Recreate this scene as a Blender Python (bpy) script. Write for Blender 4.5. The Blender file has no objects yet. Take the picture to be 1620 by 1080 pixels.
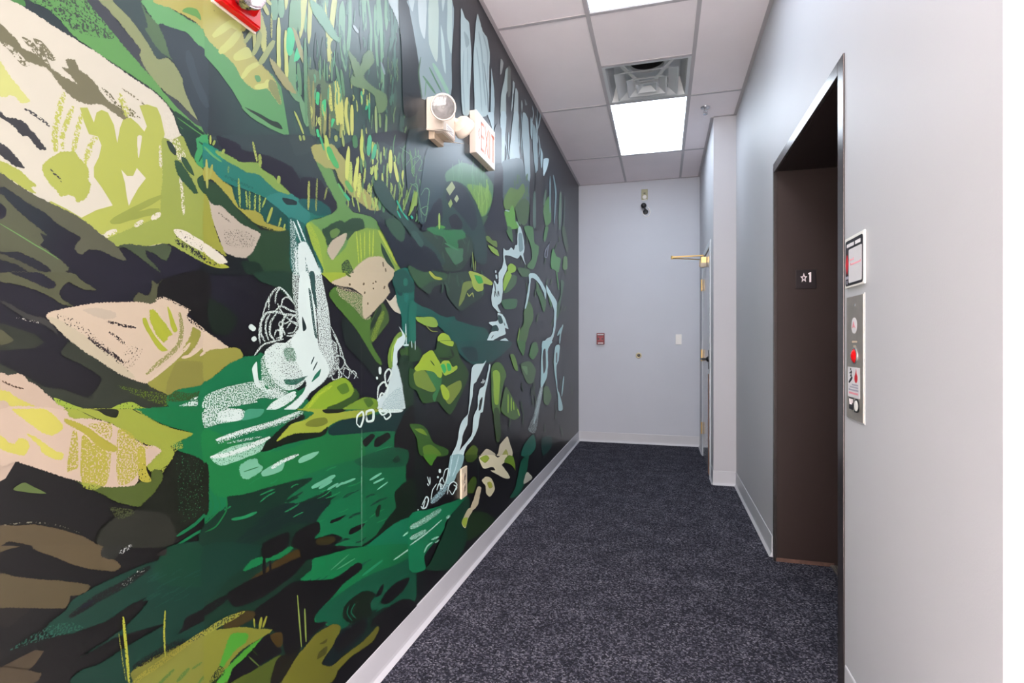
import bpy, bmesh, math, random
from mathutils import Vector, Matrix
from mathutils.geometry import tessellate_polygon
random.seed(4)
S = bpy.context.scene
COL = S.collection
PI = math.pi

# ------------------------------------------------------------------ layout (metres)
CX, CY, CZ = 0.4107, -4.3101, 1.1937          # camera
FPX, YAW = 852.67, 0.2716                     # focal length in 1620-px units, yaw to the left
XL, XR, XD, YB, YP, H = -0.5557, 1.0003, 0.8237, 2.1485, 0.4746, 3.064
YE1, YE0 = -1.104, -2.214                     # clear elevator opening (far, near)
YEND = -3.142                                 # where the right wall turns the corner
ZE = 2.115                                    # elevator opening head
XDOOR = 1.292                                 # plane of the elevator doors
YBACK, XLOB = -8.0, 4.2
XLOBL, YLEND = -4.0, -4.3             # unseen lobby behind the camera, opened to both sides for fill light

# ------------------------------------------------------------------ materials
def lin(c):
    c /= 255.0
    return c / 12.92 if c <= 0.04045 else ((c + 0.055) / 1.055) ** 2.4
def hexcol(h, a=1.0):
    return (lin(int(h[0:2], 16)), lin(int(h[2:4], 16)), lin(int(h[4:6], 16)), a)
def mat(name, h, rough=0.5, metal=0.0, spec=0.5, var=0.0, vscale=6.0, bump=0.0, bscale=300.0, emit=None, estr=0.0, trans=0.0, coat=0.0):
    m = bpy.data.materials.new(name); m.use_nodes = True
    nt = m.node_tree; b = nt.nodes['Principled BSDF']
    c = hexcol(h)
    b.inputs['Base Color'].default_value = c
    b.inputs['Roughness'].default_value = rough
    b.inputs['Metallic'].default_value = metal
    b.inputs['Specular IOR Level'].default_value = spec
    if trans: b.inputs['Transmission Weight'].default_value = trans
    if coat: b.inputs['Coat Weight'].default_value = coat
    if emit:
        b.inputs['Emission Color'].default_value = hexcol(emit); b.inputs['Emission Strength'].default_value = estr
    tc = nt.nodes.new('ShaderNodeTexCoord')
    if var:
        n = nt.nodes.new('ShaderNodeTexNoise'); n.inputs['Scale'].default_value = vscale; n.inputs['Detail'].default_value = 4
        r = nt.nodes.new('ShaderNodeValToRGB')
        r.color_ramp.elements[0].position = 0.3; r.color_ramp.elements[1].position = 0.7
        r.color_ramp.elements[0].color = tuple(max(0, x * (1 - var)) for x in c[:3]) + (1,)
        r.color_ramp.elements[1].color = tuple(min(1, x * (1 + var)) for x in c[:3]) + (1,)
        nt.links.new(tc.outputs['Object'], n.inputs['Vector']); nt.links.new(n.outputs['Fac'], r.inputs['Fac'])
        nt.links.new(r.outputs['Color'], b.inputs['Base Color'])
    if bump:
        n2 = nt.nodes.new('ShaderNodeTexNoise'); n2.inputs['Scale'].default_value = bscale; n2.inputs['Detail'].default_value = 3
        bp = nt.nodes.new('ShaderNodeBump'); bp.inputs['Strength'].default_value = bump; bp.inputs['Distance'].default_value = 0.002
        nt.links.new(tc.outputs['Object'], n2.inputs['Vector']); nt.links.new(n2.outputs['Fac'], bp.inputs['Height'])
        nt.links.new(bp.outputs['Normal'], b.inputs['Normal'])
    return m

M = {}
PANE_FILL, LAMP, LOBBY_FILL = 10.5, 11.0, 18.0
M['wall'] = mat('wall_paint', 'b9b9be', 0.5, spec=0.35, var=0.015, vscale=2, bump=0.12, bscale=160)
M['wall_back'] = mat('back_wall_paint', 'c0c4cd', 0.5, spec=0.3, var=0.015, vscale=2, bump=0.12, bscale=160)
M['base'] = mat('baseboard_vinyl', 'c3c4c9', 0.42, var=0.02, vscale=5)
M['tile'] = mat('ceiling_tile', 'f4ebee', 0.85, spec=0.2, var=0.02, vscale=3, bump=0.35, bscale=500)
M['tee'] = mat('ceiling_tee', 'b9b3b7', 0.45, spec=0.4, var=0.01)
M['dark'] = mat('duct_black', '121214', 0.7, var=0.2)
M['ventw'] = mat('vent_white', 'cbced0', 0.45, var=0.02)
M['lamp'] = mat('diffuser', 'ffffff', 0.5, var=0.01, emit='e0edfb', estr=LAMP)
M['lamp_fill'] = mat('diffuser_fill', 'ffffff', 0.5, var=0.01, emit='fff0ec', estr=LOBBY_FILL)  # unseen lamps, strength raised to fill the corridor
M['pane_fill'] = mat('fill_glass', 'ffffff', 0.1, var=0.004, emit='fff7f4', estr=PANE_FILL)  # glowing pane of an added window, stands in for daylight
M['bouncefloor'] = mat('pale_bounce_tile', 'eeebe6', 0.5, var=0.03)  # unseen floor made pale to bounce light onto the ceiling
M['bronze'] = mat('bronze_metal', '2f2422', 0.5, metal=0.0, spec=0.25, var=0.06, vscale=3, coat=0.0)
M['bronze_trim'] = mat('bronze_trim_metal', '56504f', 0.25, metal=0.75, var=0.05, vscale=3)
M['bronze_door'] = mat('bronze_door_metal', '2c2223', 0.4, metal=0.2, var=0.06, vscale=3)
M['scuff'] = mat('scuffed_bronze', '5a4036', 0.6, var=0.35, vscale=40)
M['alu'] = mat('aluminium', 'b8b4ac', 0.35, metal=0.9, var=0.05)
M['steel'] = mat('brushed_steel', 'aaa49d', 0.4, metal=0.65, var=0.06, vscale=30)
M['brass'] = mat('brass', 'dcb878', 0.32, metal=0.65, var=0.05)
M['ringm'] = mat('pale_brass', 'e6d6b0', 0.35, metal=0.25, var=0.04)
M['white'] = mat('white_plastic', 'e8e6e2', 0.4, var=0.01)
M['cream'] = mat('cream_plastic', 'd2c6b9', 0.45, var=0.02)
M['creamd'] = mat('cream_plastic_dark', 'b0a08c', 0.5, var=0.02)
M['beige'] = mat('beige_plate', 'a9a685', 0.5, var=0.03)
M['beigeo'] = mat('beige_outlet', 'cdbfa6', 0.45, var=0.02)
M['red'] = mat('red_plastic', 'b40a0e', 0.3, var=0.03)
M['redh'] = mat('pull_red_plastic', '96202e', 0.4, var=0.05)
M['redd'] = mat('dark_red_plastic', '741824', 0.4, var=0.06, vscale=40)
M['redp'] = mat('red_print', 'c8202c', 0.5, var=0.02)
M['pink'] = mat('faded_red_print', 'd98a96', 0.5, var=0.03)
M['exitred'] = mat('exit_letter_washed', 'f0805f', 0.45, var=0.03)  # paler red: the backlight wash is put into the letter colour
M['black'] = mat('black_plastic', '141418', 0.35, var=0.1)
M['blackp'] = mat('black_print', '1c1a22', 0.5, var=0.05)
M['sign'] = mat('sign_black', '1d1418', 0.35, var=0.05)
M['paper'] = mat('paper_white', 'd2d0d4', 0.5, var=0.015)
M['greyp'] = mat('grey_print', '9a98a6', 0.5, var=0.05, vscale=200)
M['signw'] = mat('raised_white', 'f4e8ea', 0.4, var=0.01)
M['clear'] = mat('clear_lens', 'ffffff', 0.06, trans=0.9, var=0.004)
M['chrome'] = mat('chrome_reflector', 'dcd8dc', 0.45, metal=0.3, var=0.25, vscale=60)
M['strobe_chrome'] = mat('strobe_chrome', 'a8a0aa', 0.12, metal=1.0, var=0.8, vscale=110)  # dark mottling in the colour stands for chrome reflections
M['silver'] = mat('silver', 'b8b8bc', 0.25, metal=0.9, var=0.05)
M['doorp'] = mat('door_paint', 'a9a9ad', 0.16, spec=0.6, var=0.02)
M['framep'] = mat('frame_paint', 'bcc2c8', 0.35, var=0.01)
M['brownstrip'] = mat('strip_brown', '96603c', 0.5, var=0.2, vscale=30)
M['redlens'] = mat('red_lens', 'd01018', 0.12, var=0.15, vscale=90, coat=0.6)

# carpet
def carpet():
    m = bpy.data.materials.new('carpet'); m.use_nodes = True
    nt = m.node_tree; b = nt.nodes['Principled BSDF']; L = nt.links.new
    tc = nt.nodes.new('ShaderNodeTexCoord')
    v = nt.nodes.new('ShaderNodeTexVoronoi'); v.inputs['Scale'].default_value = 165
    n = nt.nodes.new('ShaderNodeTexNoise'); n.inputs['Scale'].default_value = 150; n.inputs['Detail'].default_value = 3
    big = nt.nodes.new('ShaderNodeTexNoise'); big.inputs['Scale'].default_value = 7; big.inputs['Detail'].default_value = 5
    for t in (v, n, big): L(tc.outputs['Object'], t.inputs['Vector'])
    r = nt.nodes.new('ShaderNodeValToRGB')
    e = r.color_ramp.elements
    e[0].position = 0.0; e[0].color = hexcol('1a1a20')
    e[1].position = 1.0; e[1].color = hexcol('a8a4aa')
    for p, c in ((0.35, '25252d'), (0.55, '373742'), (0.75, '62616b')):
        x = e.new(p); x.color = hexcol(c)
    sep = nt.nodes.new('ShaderNodeSeparateColor'); L(v.outputs['Color'], sep.inputs[0])
    a = nt.nodes.new('ShaderNodeMath'); a.operation = 'MULTIPLY_ADD'; a.inputs[1].default_value = 0.62; L(sep.outputs[0], a.inputs[0])
    bb = nt.nodes.new('ShaderNodeMath'); bb.operation = 'MULTIPLY'; bb.inputs[1].default_value = 0.22; L(n.outputs['Fac'], bb.inputs[0]); L(bb.outputs[0], a.inputs[2])
    c2 = nt.nodes.new('ShaderNodeMath'); c2.operation = 'MULTIPLY_ADD'; c2.inputs[1].default_value = 0.34; c2.inputs[2].default_value = -0.10
    L(big.outputs['Fac'], c2.inputs[0])
    d = nt.nodes.new('ShaderNodeMath'); d.operation = 'ADD'; L(a.outputs[0], d.inputs[0]); L(c2.outputs[0], d.inputs[1])
    L(d.outputs[0], r.inputs['Fac']); L(r.outputs['Color'], b.inputs['Base Color'])
    b.inputs['Roughness'].default_value = 0.95; b.inputs['Specular IOR Level'].default_value = 0.1
    bp = nt.nodes.new('ShaderNodeBump'); bp.inputs['Strength'].default_value = 0.9; bp.inputs['Distance'].default_value = 0.004
    L(v.outputs['Distance'], bp.inputs['Height']); L(bp.outputs['Normal'], b.inputs['Normal'])
    return m
M['carpet'] = carpet()

# mural paint: flat colours carried per brush mark, dry-brush grain where a mark is thin
def mural_paint():
    m = bpy.data.materials.new('mural_paint'); m.use_nodes = True
    nt = m.node_tree; b = nt.nodes['Principled BSDF']; L = nt.links.new
    at = nt.nodes.new('ShaderNodeAttribute'); at.attribute_name = 'paint'
    L(at.outputs['Color'], b.inputs['Base Color'])
    b.inputs['Roughness'].default_value = 0.33; b.inputs['Specular IOR Level'].default_value = 0.4
    tc = nt.nodes.new('ShaderNodeTexCoord')
    n = nt.nodes.new('ShaderNodeTexNoise'); n.inputs['Scale'].default_value = 300; n.inputs['Detail'].default_value = 1
    L(tc.outputs['Object'], n.inputs['Vector'])
    mp = nt.nodes.new('ShaderNodeMapRange')
    mp.inputs['From Min'].default_value = 0.32; mp.inputs['From Max'].default_value = 0.68
    L(n.outputs['Fac'], mp.inputs['Value'])
    lt = nt.nodes.new('ShaderNodeMath'); lt.operation = 'LESS_THAN'
    ad = nt.nodes.new('ShaderNodeMath'); ad.operation = 'MULTIPLY'; ad.inputs[1].default_value = 1.005
    L(at.outputs['Alpha'], ad.inputs[0])
    L(mp.outputs[0], lt.inputs[0]); L(ad.outputs[0], lt.inputs[1])
    L(lt.outputs[0], b.inputs['Alpha'])
    return m
M['mural'] = mural_paint()

# ------------------------------------------------------------------ mesh helpers
def link(name, bm, m, parent=None, smooth=False):
    me = bpy.data.meshes.new(name)
    bmesh.ops.recalc_face_normals(bm, faces=bm.faces[:])
    bm.to_mesh(me); bm.free()
    if smooth:
        for p in me.polygons: p.use_smooth = True
        if smooth != 'all' and hasattr(me, 'set_sharp_from_angle'): me.set_sharp_from_angle(angle=math.radians(35))
    me.materials.append(M[m] if isinstance(m, str) else m)
    o = bpy.data.objects.new(name, me); COL.objects.link(o)
    if parent is not None:
        o.parent = parent
        pw = Vector((0, 0, 0)); q = parent
        while q is not None: pw += q.location; q = q.parent
        o.data.transform(Matrix.Translation(-pw))
    return o
def N(): return bmesh.new()
def box(bm, x0, x1, y0, y1, z0, z1, bev=0.0, seg=2):
    t = bmesh.new(); r = bmesh.ops.create_cube(t, size=1.0)
    for v in t.verts:
        v.co = Vector(((x0 + x1) / 2 + v.co.x * (x1 - x0), (y0 + y1) / 2 + v.co.y * (y1 - y0), (z0 + z1) / 2 + v.co.z * (z1 - z0)))
    if bev: bmesh.ops.bevel(t, geom=t.edges[:], offset=bev, segments=seg, affect='EDGES', profile=0.5)
    merge(bm, t); return bm
def merge(bm, t, mtx=None):
    mp = {}
    for v in t.verts: mp[v] = bm.verts.new(mtx @ v.co if mtx else v.co)
    for f in t.faces:
        try: bm.faces.new([mp[v] for v in f.verts])
        except ValueError: pass
    t.free()
def axis_m(p, d):
    d = Vector(d).normalized()
    return Matrix.Translation(Vector(p)) @ d.to_track_quat('Z', 'Y').to_matrix().to_4x4()
def lathe(bm, p, d, prof, n=32):
    """profile of (radius, height) about axis d from p"""
    mt = axis_m(p, d); rings = []
    for r, h in prof:
        if r < 1e-6: rings.append([bm.verts.new(mt @ Vector((0, 0, h)))])
        else: rings.append([bm.verts.new(mt @ Vector((r * math.cos(2 * PI * k / n), r * math.sin(2 * PI * k / n), h))) for k in range(n)])
    for a, b in zip(rings, rings[1:]):
        for k in range(n):
            k2 = (k + 1) % n
            if len(a) == 1 and len(b) == 1: continue
            if len(a) == 1: bm.faces.new([a[0], b[k], b[k2]])
            elif len(b) == 1: bm.faces.new([a[k], a[k2], b[0]])
            else: bm.faces.new([a[k], a[k2], b[k2], b[k]])
    return bm
def cyl(bm, p, q, r, n=20):
    p, q = Vector(p), Vector(q); h = (q - p).length
    return lathe(bm, p, q - p, [(0, 0), (r, 0), (r, h), (0, h)], n)
def bar(bm, p, q, w, t, up=(0, 0, 1)):
    p, q, up = Vector(p), Vector(q), Vector(up); d = (q - p).normalized(); s = d.cross(up).normalized(); u = s.cross(d).normalized()
    vs = []
    for c in (p, q):
        for a, b in ((-1, -1), (1, -1), (1, 1), (-1, 1)): vs.append(bm.verts.new(c + s * a * w / 2 + u * b * t / 2))
    for f in ((0, 1, 2, 3), (7, 6, 5, 4), (0, 4, 5, 1), (1, 5, 6, 2), (2, 6, 7, 3), (3, 7, 4, 0)): bm.faces.new([vs[i] for i in f])
    return bm
def tube(bm, pts, r, n=10):
    pts = [Vector(p) for p in pts]; rings = []
    for i, p in enumerate(pts):
        d = (pts[min(i + 1, len(pts) - 1)] - pts[max(i - 1, 0)]).normalized()
        a = d.orthogonal().normalized() if i == 0 else (pa - d * pa.dot(d)).normalized()
        pa = a; b = d.cross(a)
        rings.append([bm.verts.new(p + (a * math.cos(2 * PI * k / n) + b * math.sin(2 * PI * k / n)) * r) for k in range(n)])
    for A, B in zip(rings, rings[1:]):
        for k in range(n): bm.faces.new([A[k], A[(k + 1) % n], B[(k + 1) % n], B[k]])
    bm.faces.new(rings[0][::-1]); bm.faces.new(rings[-1])
    return bm
def prism(bm, pts, fn, t):
    """pts 2-D outline, fn(u, v, w) -> world; w from 0 to t"""
    tri = tessellate_polygon([[Vector((x, y, 0)) for x, y in pts]])
    a = [bm.verts.new(fn(x, y, 0)) for x, y in pts]; b = [bm.verts.new(fn(x, y, t)) for x, y in pts]
    for q in tri:
        try:
            bm.faces.new([b[i] for i in q]); bm.faces.new([a[i] for i in reversed(q)])
        except ValueError: pass
    n = len(pts)
    for i in range(n):
        j = (i + 1) % n
        bm.faces.new([a[i], a[j], b[j], b[i]])
    return bm
def thing(name, label, cat, loc, group=None):
    o = bpy.data.objects.new(name, None); COL.objects.link(o); o.location = loc
    o.empty_display_size = 0.05
    o['label'] = label; o['category'] = cat
    if group: o['group'] = group
    return o
def struct(o): o['kind'] = 'structure'; return o
def sbox(name, m, boxes, parent=None):
    bm = N()
    for b in boxes: box(bm, *b)
    o = link(name, bm, m, parent)
    return struct(o) if parent is None else o

# ------------------------------------------------------------------ room shell
TH = 0.12
wl = sbox('wall_left', 'wall', [(XL - TH, XL, YLEND, YB + TH, 0, H + 0.3), (XLOBL, XL - TH, YLEND, YLEND + TH, 0, H)])
sbox('wall_back', 'wall_back', [(XL, 1.4, YB, YB + TH, 0, H + 0.3)])
DY0, DY1, DZ = 0.735, 1.655, 2.045                # side door opening
sbox('wall_right', 'wall', [
    (XD, 1.3, YP, DY0, 0, H), (XD, 1.3, DY1, YB, 0, H), (XD, 1.3, DY0, DY1, DZ, H), (0.9, 1.3, DY0, DY1, 0, DZ),
    (XR, 1.34, YE1 + 0.03, YP, 0, H), (XR, 1.34, YE0 - 0.03, YE1 + 0.03, ZE + 0.03, H),
    (XR, 1.34, YEND, YE0 - 0.03, 0, H), (1.34, XLOB, YEND, YEND + 0.15, 0, H)])
WX0, WX1, WZ0, WZ1 = -3.6, 3.8, 0.15, 2.85        # unseen glazing added at the back of the lobby as fill light
sbox('wall_rear', 'wall', [(XLOBL - TH, WX0, YBACK - TH, YBACK, 0, H), (WX1, XLOB + TH, YBACK - TH, YBACK, 0, H),
                           (WX0, WX1, YBACK - TH, YBACK, 0, WZ0), (WX0, WX1, YBACK - TH, YBACK, WZ1, H)])
sbox('wall_lobby', 'wall', [(XLOB, XLOB + TH, YBACK, YEND + 0.15, 0, H), (XLOBL - TH, XLOBL, YBACK, YLEND + TH, 0, H)])
sbox('floor', 'carpet', [(XL - TH, XLOB + TH, -3.2, YB + TH, -0.1, 0)])
sbox('floor_lobby_bounce', 'bouncefloor', [(XLOBL - TH, XLOB + TH, YBACK - TH, -3.2, -0.1, 0)])
bm = N()
for k in range(7):
    x = WX0 + (WX1 - WX0) * k / 6; box(bm, x - 0.03, x + 0.03, YBACK - 0.09, YBACK - 0.03, WZ0, WZ1)
for z in (WZ0 + 0.03, 2.1, WZ1 - 0.03): box(bm, WX0, WX1, YBACK - 0.09, YBACK - 0.03, z - 0.03, z + 0.03)
wn = struct(link('added_window_1', bm, 'bronze_trim'))
bm = N(); box(bm, WX0, WX1, YBACK - 0.065, YBACK - 0.055, WZ0, WZ1); link('glow_pane', bm, 'pane_fill', wn)

# baseboards (vinyl cove: upright with a flared toe)
PROF = [(0, 0), (0.017, 0), (0.014, 0.005), (0.006, 0.018), (0.0045, 0.03), (0.004, 0.113), (0.002, 0.1176), (0, 0.1176)]
def baseboard(name, runs):
    bm = N()
    for (x0, y0), (x1, y1), (nx, ny) in runs:
        d = Vector((x1 - x0, y1 - y0, 0)); Ln = d.length; d.normalize()
        prism(bm, PROF, lambda u, v, w: Vector((x0 + nx * u + d.x * w, y0 + ny * u + d.y * w, v)), Ln)
    struct(link(name, bm, 'base'))
baseboard('baseboard_left', [((XL, YLEND), (XL, YB), (1, 0))])
baseboard('baseboard_back', [((XL, YB), (XD, YB), (0, -1))])
baseboard('baseboard_right', [((XD, DY1 + 0.045), (XD, YB), (-1, 0)), ((XD, YP), (XD, DY0 - 0.045), (-1, 0)), ((XD - 0.004, YP), (XR, YP), (0, -1)),
                              ((XR, YE1 + 0.06), (XR, YP), (-1, 0)), ((XR, YEND), (XR, YE0 - 0.07), (-1, 0)), ((XR - 0.004, YEND), (XLOB, YEND), (0, -1))])

# ceiling: tee grid (the object), lay-in tiles (its children)
G = 0.6096
xs = [XL, 0.0, G, XR]
xlob = [XL, 0.0, G, 2 * G, 3 * G, 4 * G, 5 * G, 6 * G, XLOB]
rows = [2 * G * k for k in range(-7, 2)]
rows = [YBACK] + [r for r in rows if r > YBACK] + [YB]
bm = N()
for x in (0.0, G): box(bm, x - 0.012, x + 0.012, YBACK, YB, H - 0.003, H + 0.03)
for x in xlob[3:-1]: box(bm, x - 0.012, x + 0.012, YBACK, YEND, H - 0.003, H + 0.03)
for y in rows[1:-1]: box(bm, XL, XLOB if y < YEND else (XD if y > YP else XR), y - 0.012, y + 0.012, H - 0.0025, H + 0.03)
box(bm, 0.012, G - 0.012, -G - 0.012, -G + 0.012, H - 0.0025, H + 0.03)
box(bm, XL, XL + 0.022, YBACK, YB, H - 0.003, H + 0.002)
box(bm, XR - 0.022, XR, YEND, YP, H - 0.003, H + 0.002)
box(bm, XD - 0.022, XD, YP, YB, H - 0.003, H + 0.002)
box(bm, XD, XR, YP - 0.022, YP, H - 0.003, H + 0.002)
box(bm, XL, XD, YB - 0.022, YB, H - 0.003, H + 0.002)
box(bm, XL - TH, XLOB + TH, YBACK - TH, YB + TH, H + 0.3, H + 0.4)
box(bm, XLOBL - TH, XL, YBACK - TH, YLEND + TH, H, H + 0.02)
ceil = struct(link('ceiling', bm, 'tee'))
LIGHTS = [(0.0, 0.0, 'far'), (0.0, -4 * G, 'near'), (0.0, -8 * G, 'behind'), (3 * G, -8 * G, 'lobby'), (3 * G, -12 * G, 'lobby2'), (0.0, -12 * G, 'rear')]  # lobby, lobby2 and rear are unseen lamps added for fill
def is_light(x, y): return any(abs(x - a) < 0.01 and abs(y - b) < 0.01 for a, b, _ in LIGHTS)
for i in range(len(xlob) - 1):
    for j in range(len(rows) - 1):
        x0, x1, y0, y1 = xlob[i], xlob[i + 1], rows[j], rows[j + 1]
        if y0 > YEND - 0.8 and x0 > 1.0: continue
        if y1 > YEND and x1 > XR: x1 = XR + 0.05
        if is_light(x0, y0): continue
        spans = [(y0, y1)]
        if x0 == 0.0 and abs(y1) < 0.01: spans = [(y0, -G)]
        for a, b in spans:
            t = N(); box(t, x0 + 0.004, x1 - 0.004, a + 0.004, b - 0.004, H + 0.0005, H + 0.016)
            link('ceiling_tile', t, 'tile', ceil)
# tiles over the lobby strip beside the corner
t = N(); box(t, XR + 0.06, XLOB, -6 * G + 0.004, YEND, H + 0.0005, H + 0.016); link('ceiling_tile', t, 'tile', ceil)

# ceiling lights
LAB = {'far': 'recessed white troffer light at the far end, beside the square air vent',
       'near': 'recessed troffer light cut off by the top edge of the photo',
       'behind': 'recessed troffer light over the camera end of the corridor',
       'lobby': 'added unseen fill troffer in the lobby around the corner, near the corridor',
       'lobby2': 'added unseen fill troffer in the lobby around the corner, far from the corridor',
       'rear': 'added unseen fill troffer over the rear end of the corridor'}
for x, y, k in LIGHTS:
    o = thing('ceiling_light', LAB[k], 'light', (x + G / 2, y + G, H), 'recessed ceiling lights')
    bm = N(); a = 0.018
    for q in ((x + 0.006, x + a, y + 0.006, y + 2 * G - 0.006), (x + G - a, x + G - 0.006, y + 0.006, y + 2 * G - 0.006),
              (x + a, x + G - a, y + 0.006, y + a), (x + a, x + G - a, y + 2 * G - a, y + 2 * G - 0.006)):
        box(bm, *q, H + 0.0005, H + 0.07)
    box(bm, x + 0.006, x + G - 0.006, y + 0.006, y + 2 * G - 0.006, H + 0.07, H + 0.08)
    link('frame', bm, 'ventw', o)
    bm = N(); box(bm, x + a, x + G - a, y + a, y + 2 * G - a, H + 0.002, H + 0.006)
    link('diffuser', bm, 'lamp' if k in ('far', 'near') else 'lamp_fill', o)

# ------------------------------------------------------------------ air vent
vc = Vector((G / 2, -G / 2, H))
v = thing('air_vent', 'square white ceiling air vent with nested louvres and a dark round duct', 'vent', vc)
def sqring(bm, a, za, b, zb):
    A = [bm.verts.new(vc + Vector((sx * a, sy * a, za))) for sx, sy in ((-1, -1), (1, -1), (1, 1), (-1, 1))]
    B = [bm.verts.new(vc + Vector((sx * b, sy * b, zb))) for sx, sy in ((-1, -1), (1, -1), (1, 1), (-1, 1))]
    for k in range(4): bm.faces.new([A[k], A[(k + 1) % 4], B[(k + 1) % 4], B[k]])
def louvre(bm, b, zb, tp, zt, th=0.007):
    sqring(bm, b, zb, tp, zt); sqring(bm, b - th, zb, tp - th, zt); sqring(bm, b, zb, b - th, zb); sqring(bm, tp, zt, tp - th, zt)
bm = N()
sqring(bm, 0.296, -0.001, 0.272, -0.001); sqring(bm, 0.272, -0.001, 0.262, 0.02); sqring(bm, 0.262, 0.02, 0.235, 0.125)
sqring(bm, 0.296, -0.001, 0.296, 0.02); sqring(bm, 0.296, 0.02, 0.245, 0.128); sqring(bm, 0.245, 0.128, 0.235, 0.125)
link('frame', bm, 'ventw', v)
bm = N(); nseg = 32
o4 = []
for k in range(nseg):
    a = 2 * PI * k / nseg + PI / 4; ca, sa = math.cos(a), math.sin(a); s = 0.236 / max(abs(ca), abs(sa))
    o4.append((bm.verts.new(vc + Vector((ca * s, sa * s, 0.125))), bm.verts.new(vc + Vector((ca * 0.12, sa * 0.12, 0.125))), bm.verts.new(vc + Vector((ca * 0.12, sa * 0.12, 0.15)))))
for k in range(nseg):
    p, q = o4[k], o4[(k + 1) % nseg]
    bm.faces.new([p[0], q[0], q[1], p[1]]); bm.faces.new([p[1], q[1], q[2], p[2]])
link('top_plate', bm, 'ventw', v)
bm = N(); lathe(bm, vc + Vector((0, 0, 0.15)), (0, 0, 1), [(0.12, 0), (0.12, 0.12), (0, 0.12)], 32); link('duct', bm, 'dark', v)
for b, zb, tp, zt in ((0.216, -0.022, 0.155, 0.013), (0.138, -0.038, 0.09, -0.006)):
    bm = N(); louvre(bm, b, zb, tp, zt); link('louvre', bm, 'ventw', v)
bm = N(); louvre(bm, 0.073, -0.044, 0.035, -0.014)
A = [bm.verts.new(vc + Vector((sx * 0.035, sy * 0.035, -0.014))) for sx, sy in ((-1, -1), (1, -1), (1, 1), (-1, 1))]; bm.faces.new(A)
link('centre_cone', bm, 'ventw', v)
for sx, sy in ((-1, -1), (1, -1), (-1, 1), (1, 1)):
    bm = N(); bar(bm, vc + Vector((sx * 0.2, sy * 0.2, 0.07)), vc + Vector((sx * 0.06, sy * 0.06, -0.012)), 0.026, 0.003)
    cyl(bm, vc + Vector((sx * 0.19, sy * 0.19, 0.06)), vc + Vector((sx * 0.19, sy * 0.19, 0.125)), 0.006, 8)
    link('strap', bm, 'ventw', v)

# sprinkler
p = Vector((0.744, 0.255, H))
s = thing('sprinkler', 'small chrome fire sprinkler head hanging from the ceiling', 'sprinkler', p)
bm = N(); lathe(bm, p, (0, 0, -1), [(0.016, -0.01), (0.037, 0), (0.035, 0.005), (0.02, 0.011), (0.012, 0.012), (0, 0.012)], 28); link('escutcheon', bm, 'silver', s, True)
bm = N(); lathe(bm, p, (0, 0, -1), [(0.011, 0.01), (0.011, 0.024), (0.008, 0.026), (0.0, 0.026)], 16)
for sx in (-1, 1): tube(bm, [p + Vector((sx * 0.009, 0, -0.024)), p + Vector((sx * 0.014, 0, -0.038)), p + Vector((0, 0, -0.054))], 0.0025, 8)
cyl(bm, p + Vector((0, 0, -0.026)), p + Vector((0, 0, -0.05)), 0.0028, 8)
link('body', bm, 'silver', s, True)
bm = N(); lathe(bm, p + Vector((0, 0, -0.054)), (0, 0, -1), [(0, 0), (0.014, 0), (0.014, 0.002), (0, 0.002)], 16)
for k in range(8):
    a = PI / 4 * k; bar(bm, p + Vector((0.012 * math.cos(a), 0.012 * math.sin(a), -0.055)), p + Vector((0.019 * math.cos(a), 0.019 * math.sin(a), -0.055)), 0.006, 0.002)
link('deflector', bm, 'silver', s)

# ------------------------------------------------------------------ emergency light on the mural
p0 = Vector((XL, -2.135, 2.16))
e = thing('emergency_light', 'cream twin-head emergency light mounted on the mural wall beside the exit sign', 'emergency light', p0)
bm = N()
yA, yB, xf = -2.202, -2.062, -0.4775
# body: front face narrower, underside sloping back to the wall
sec = [(XL, 2.095), (XL + 0.03, 2.088), (xf, 2.082), (xf, 2.236), (XL, 2.232)]
t = N(); prism(t, sec, lambda u, v_, w: Vector((u, yA + w, v_)), yB - yA)
bmesh.ops.bevel(t, geom=t.edges[:], offset=0.004, segments=2, affect='EDGES'); merge(bm, t)
link('housing', bm, 'cream', e)
bm = N(); box(bm, XL + 0.002, XL + 0.03, yA + 0.02, yB - 0.015, 2.06, 2.096, 0.003); link('back_box', bm, 'creamd', e)
bm = N(); box(bm, xf, xf + 0.0012, yA + 0.035, yB - 0.02, 2.092, 2.126); lb = link('label_plate', bm, 'white', e)
bm = N()
for k in range(3): box(bm, xf + 0.0012, xf + 0.0016, yA + 0.042, yB - 0.028 - 0.01 * k, 2.099 + 0.008 * k, 2.102 + 0.008 * k)
link('print', bm, 'greyp', lb)
bm = N()
box(bm, -0.535, -0.495, yA + 0.035, yB - 0.03, 2.0832, 2.0848)
link('test_panel', bm, 'creamd', e)
def lamp_head(c, d, r):
    c, d = Vector(c), Vector(d).normalized()
    h = lathe(N(), c, d, [(0, -0.052), (0.018, -0.051), (0.032, -0.045), (0.044, -0.033), (r * 0.93, -0.018), (r, -0.004), (r, 0.006), (r * 0.96, 0.009), (r * 0.88, 0.009), (r * 0.86, 0.003)], 40)
    hd = link('lamp_head', h, 'cream', e, True)
    rf = lathe(N(), c, d, [(r * 0.86, 0.002), (r * 0.7, -0.012), (r * 0.4, -0.025), (0.008, -0.03), (0, -0.03)], 32); link('reflector', rf, 'chrome', hd, 'all')
    bl = lathe(N(), c - d * 0.03, d, [(0.006, 0), (0.007, 0.01), (0.005, 0.018), (0, 0.02)], 16); link('bulb', bl, 'white', hd, True)
    ln = lathe(N(), c, d, [(r * 0.87, 0.004), (r * 0.87, 0.0065), (r * 0.5, 0.012), (0, 0.014), (0, 0.011), (r * 0.5, 0.009), (r * 0.87, 0.004)], 40); link('lens', ln, 'clear', hd, True)
    return hd
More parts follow.
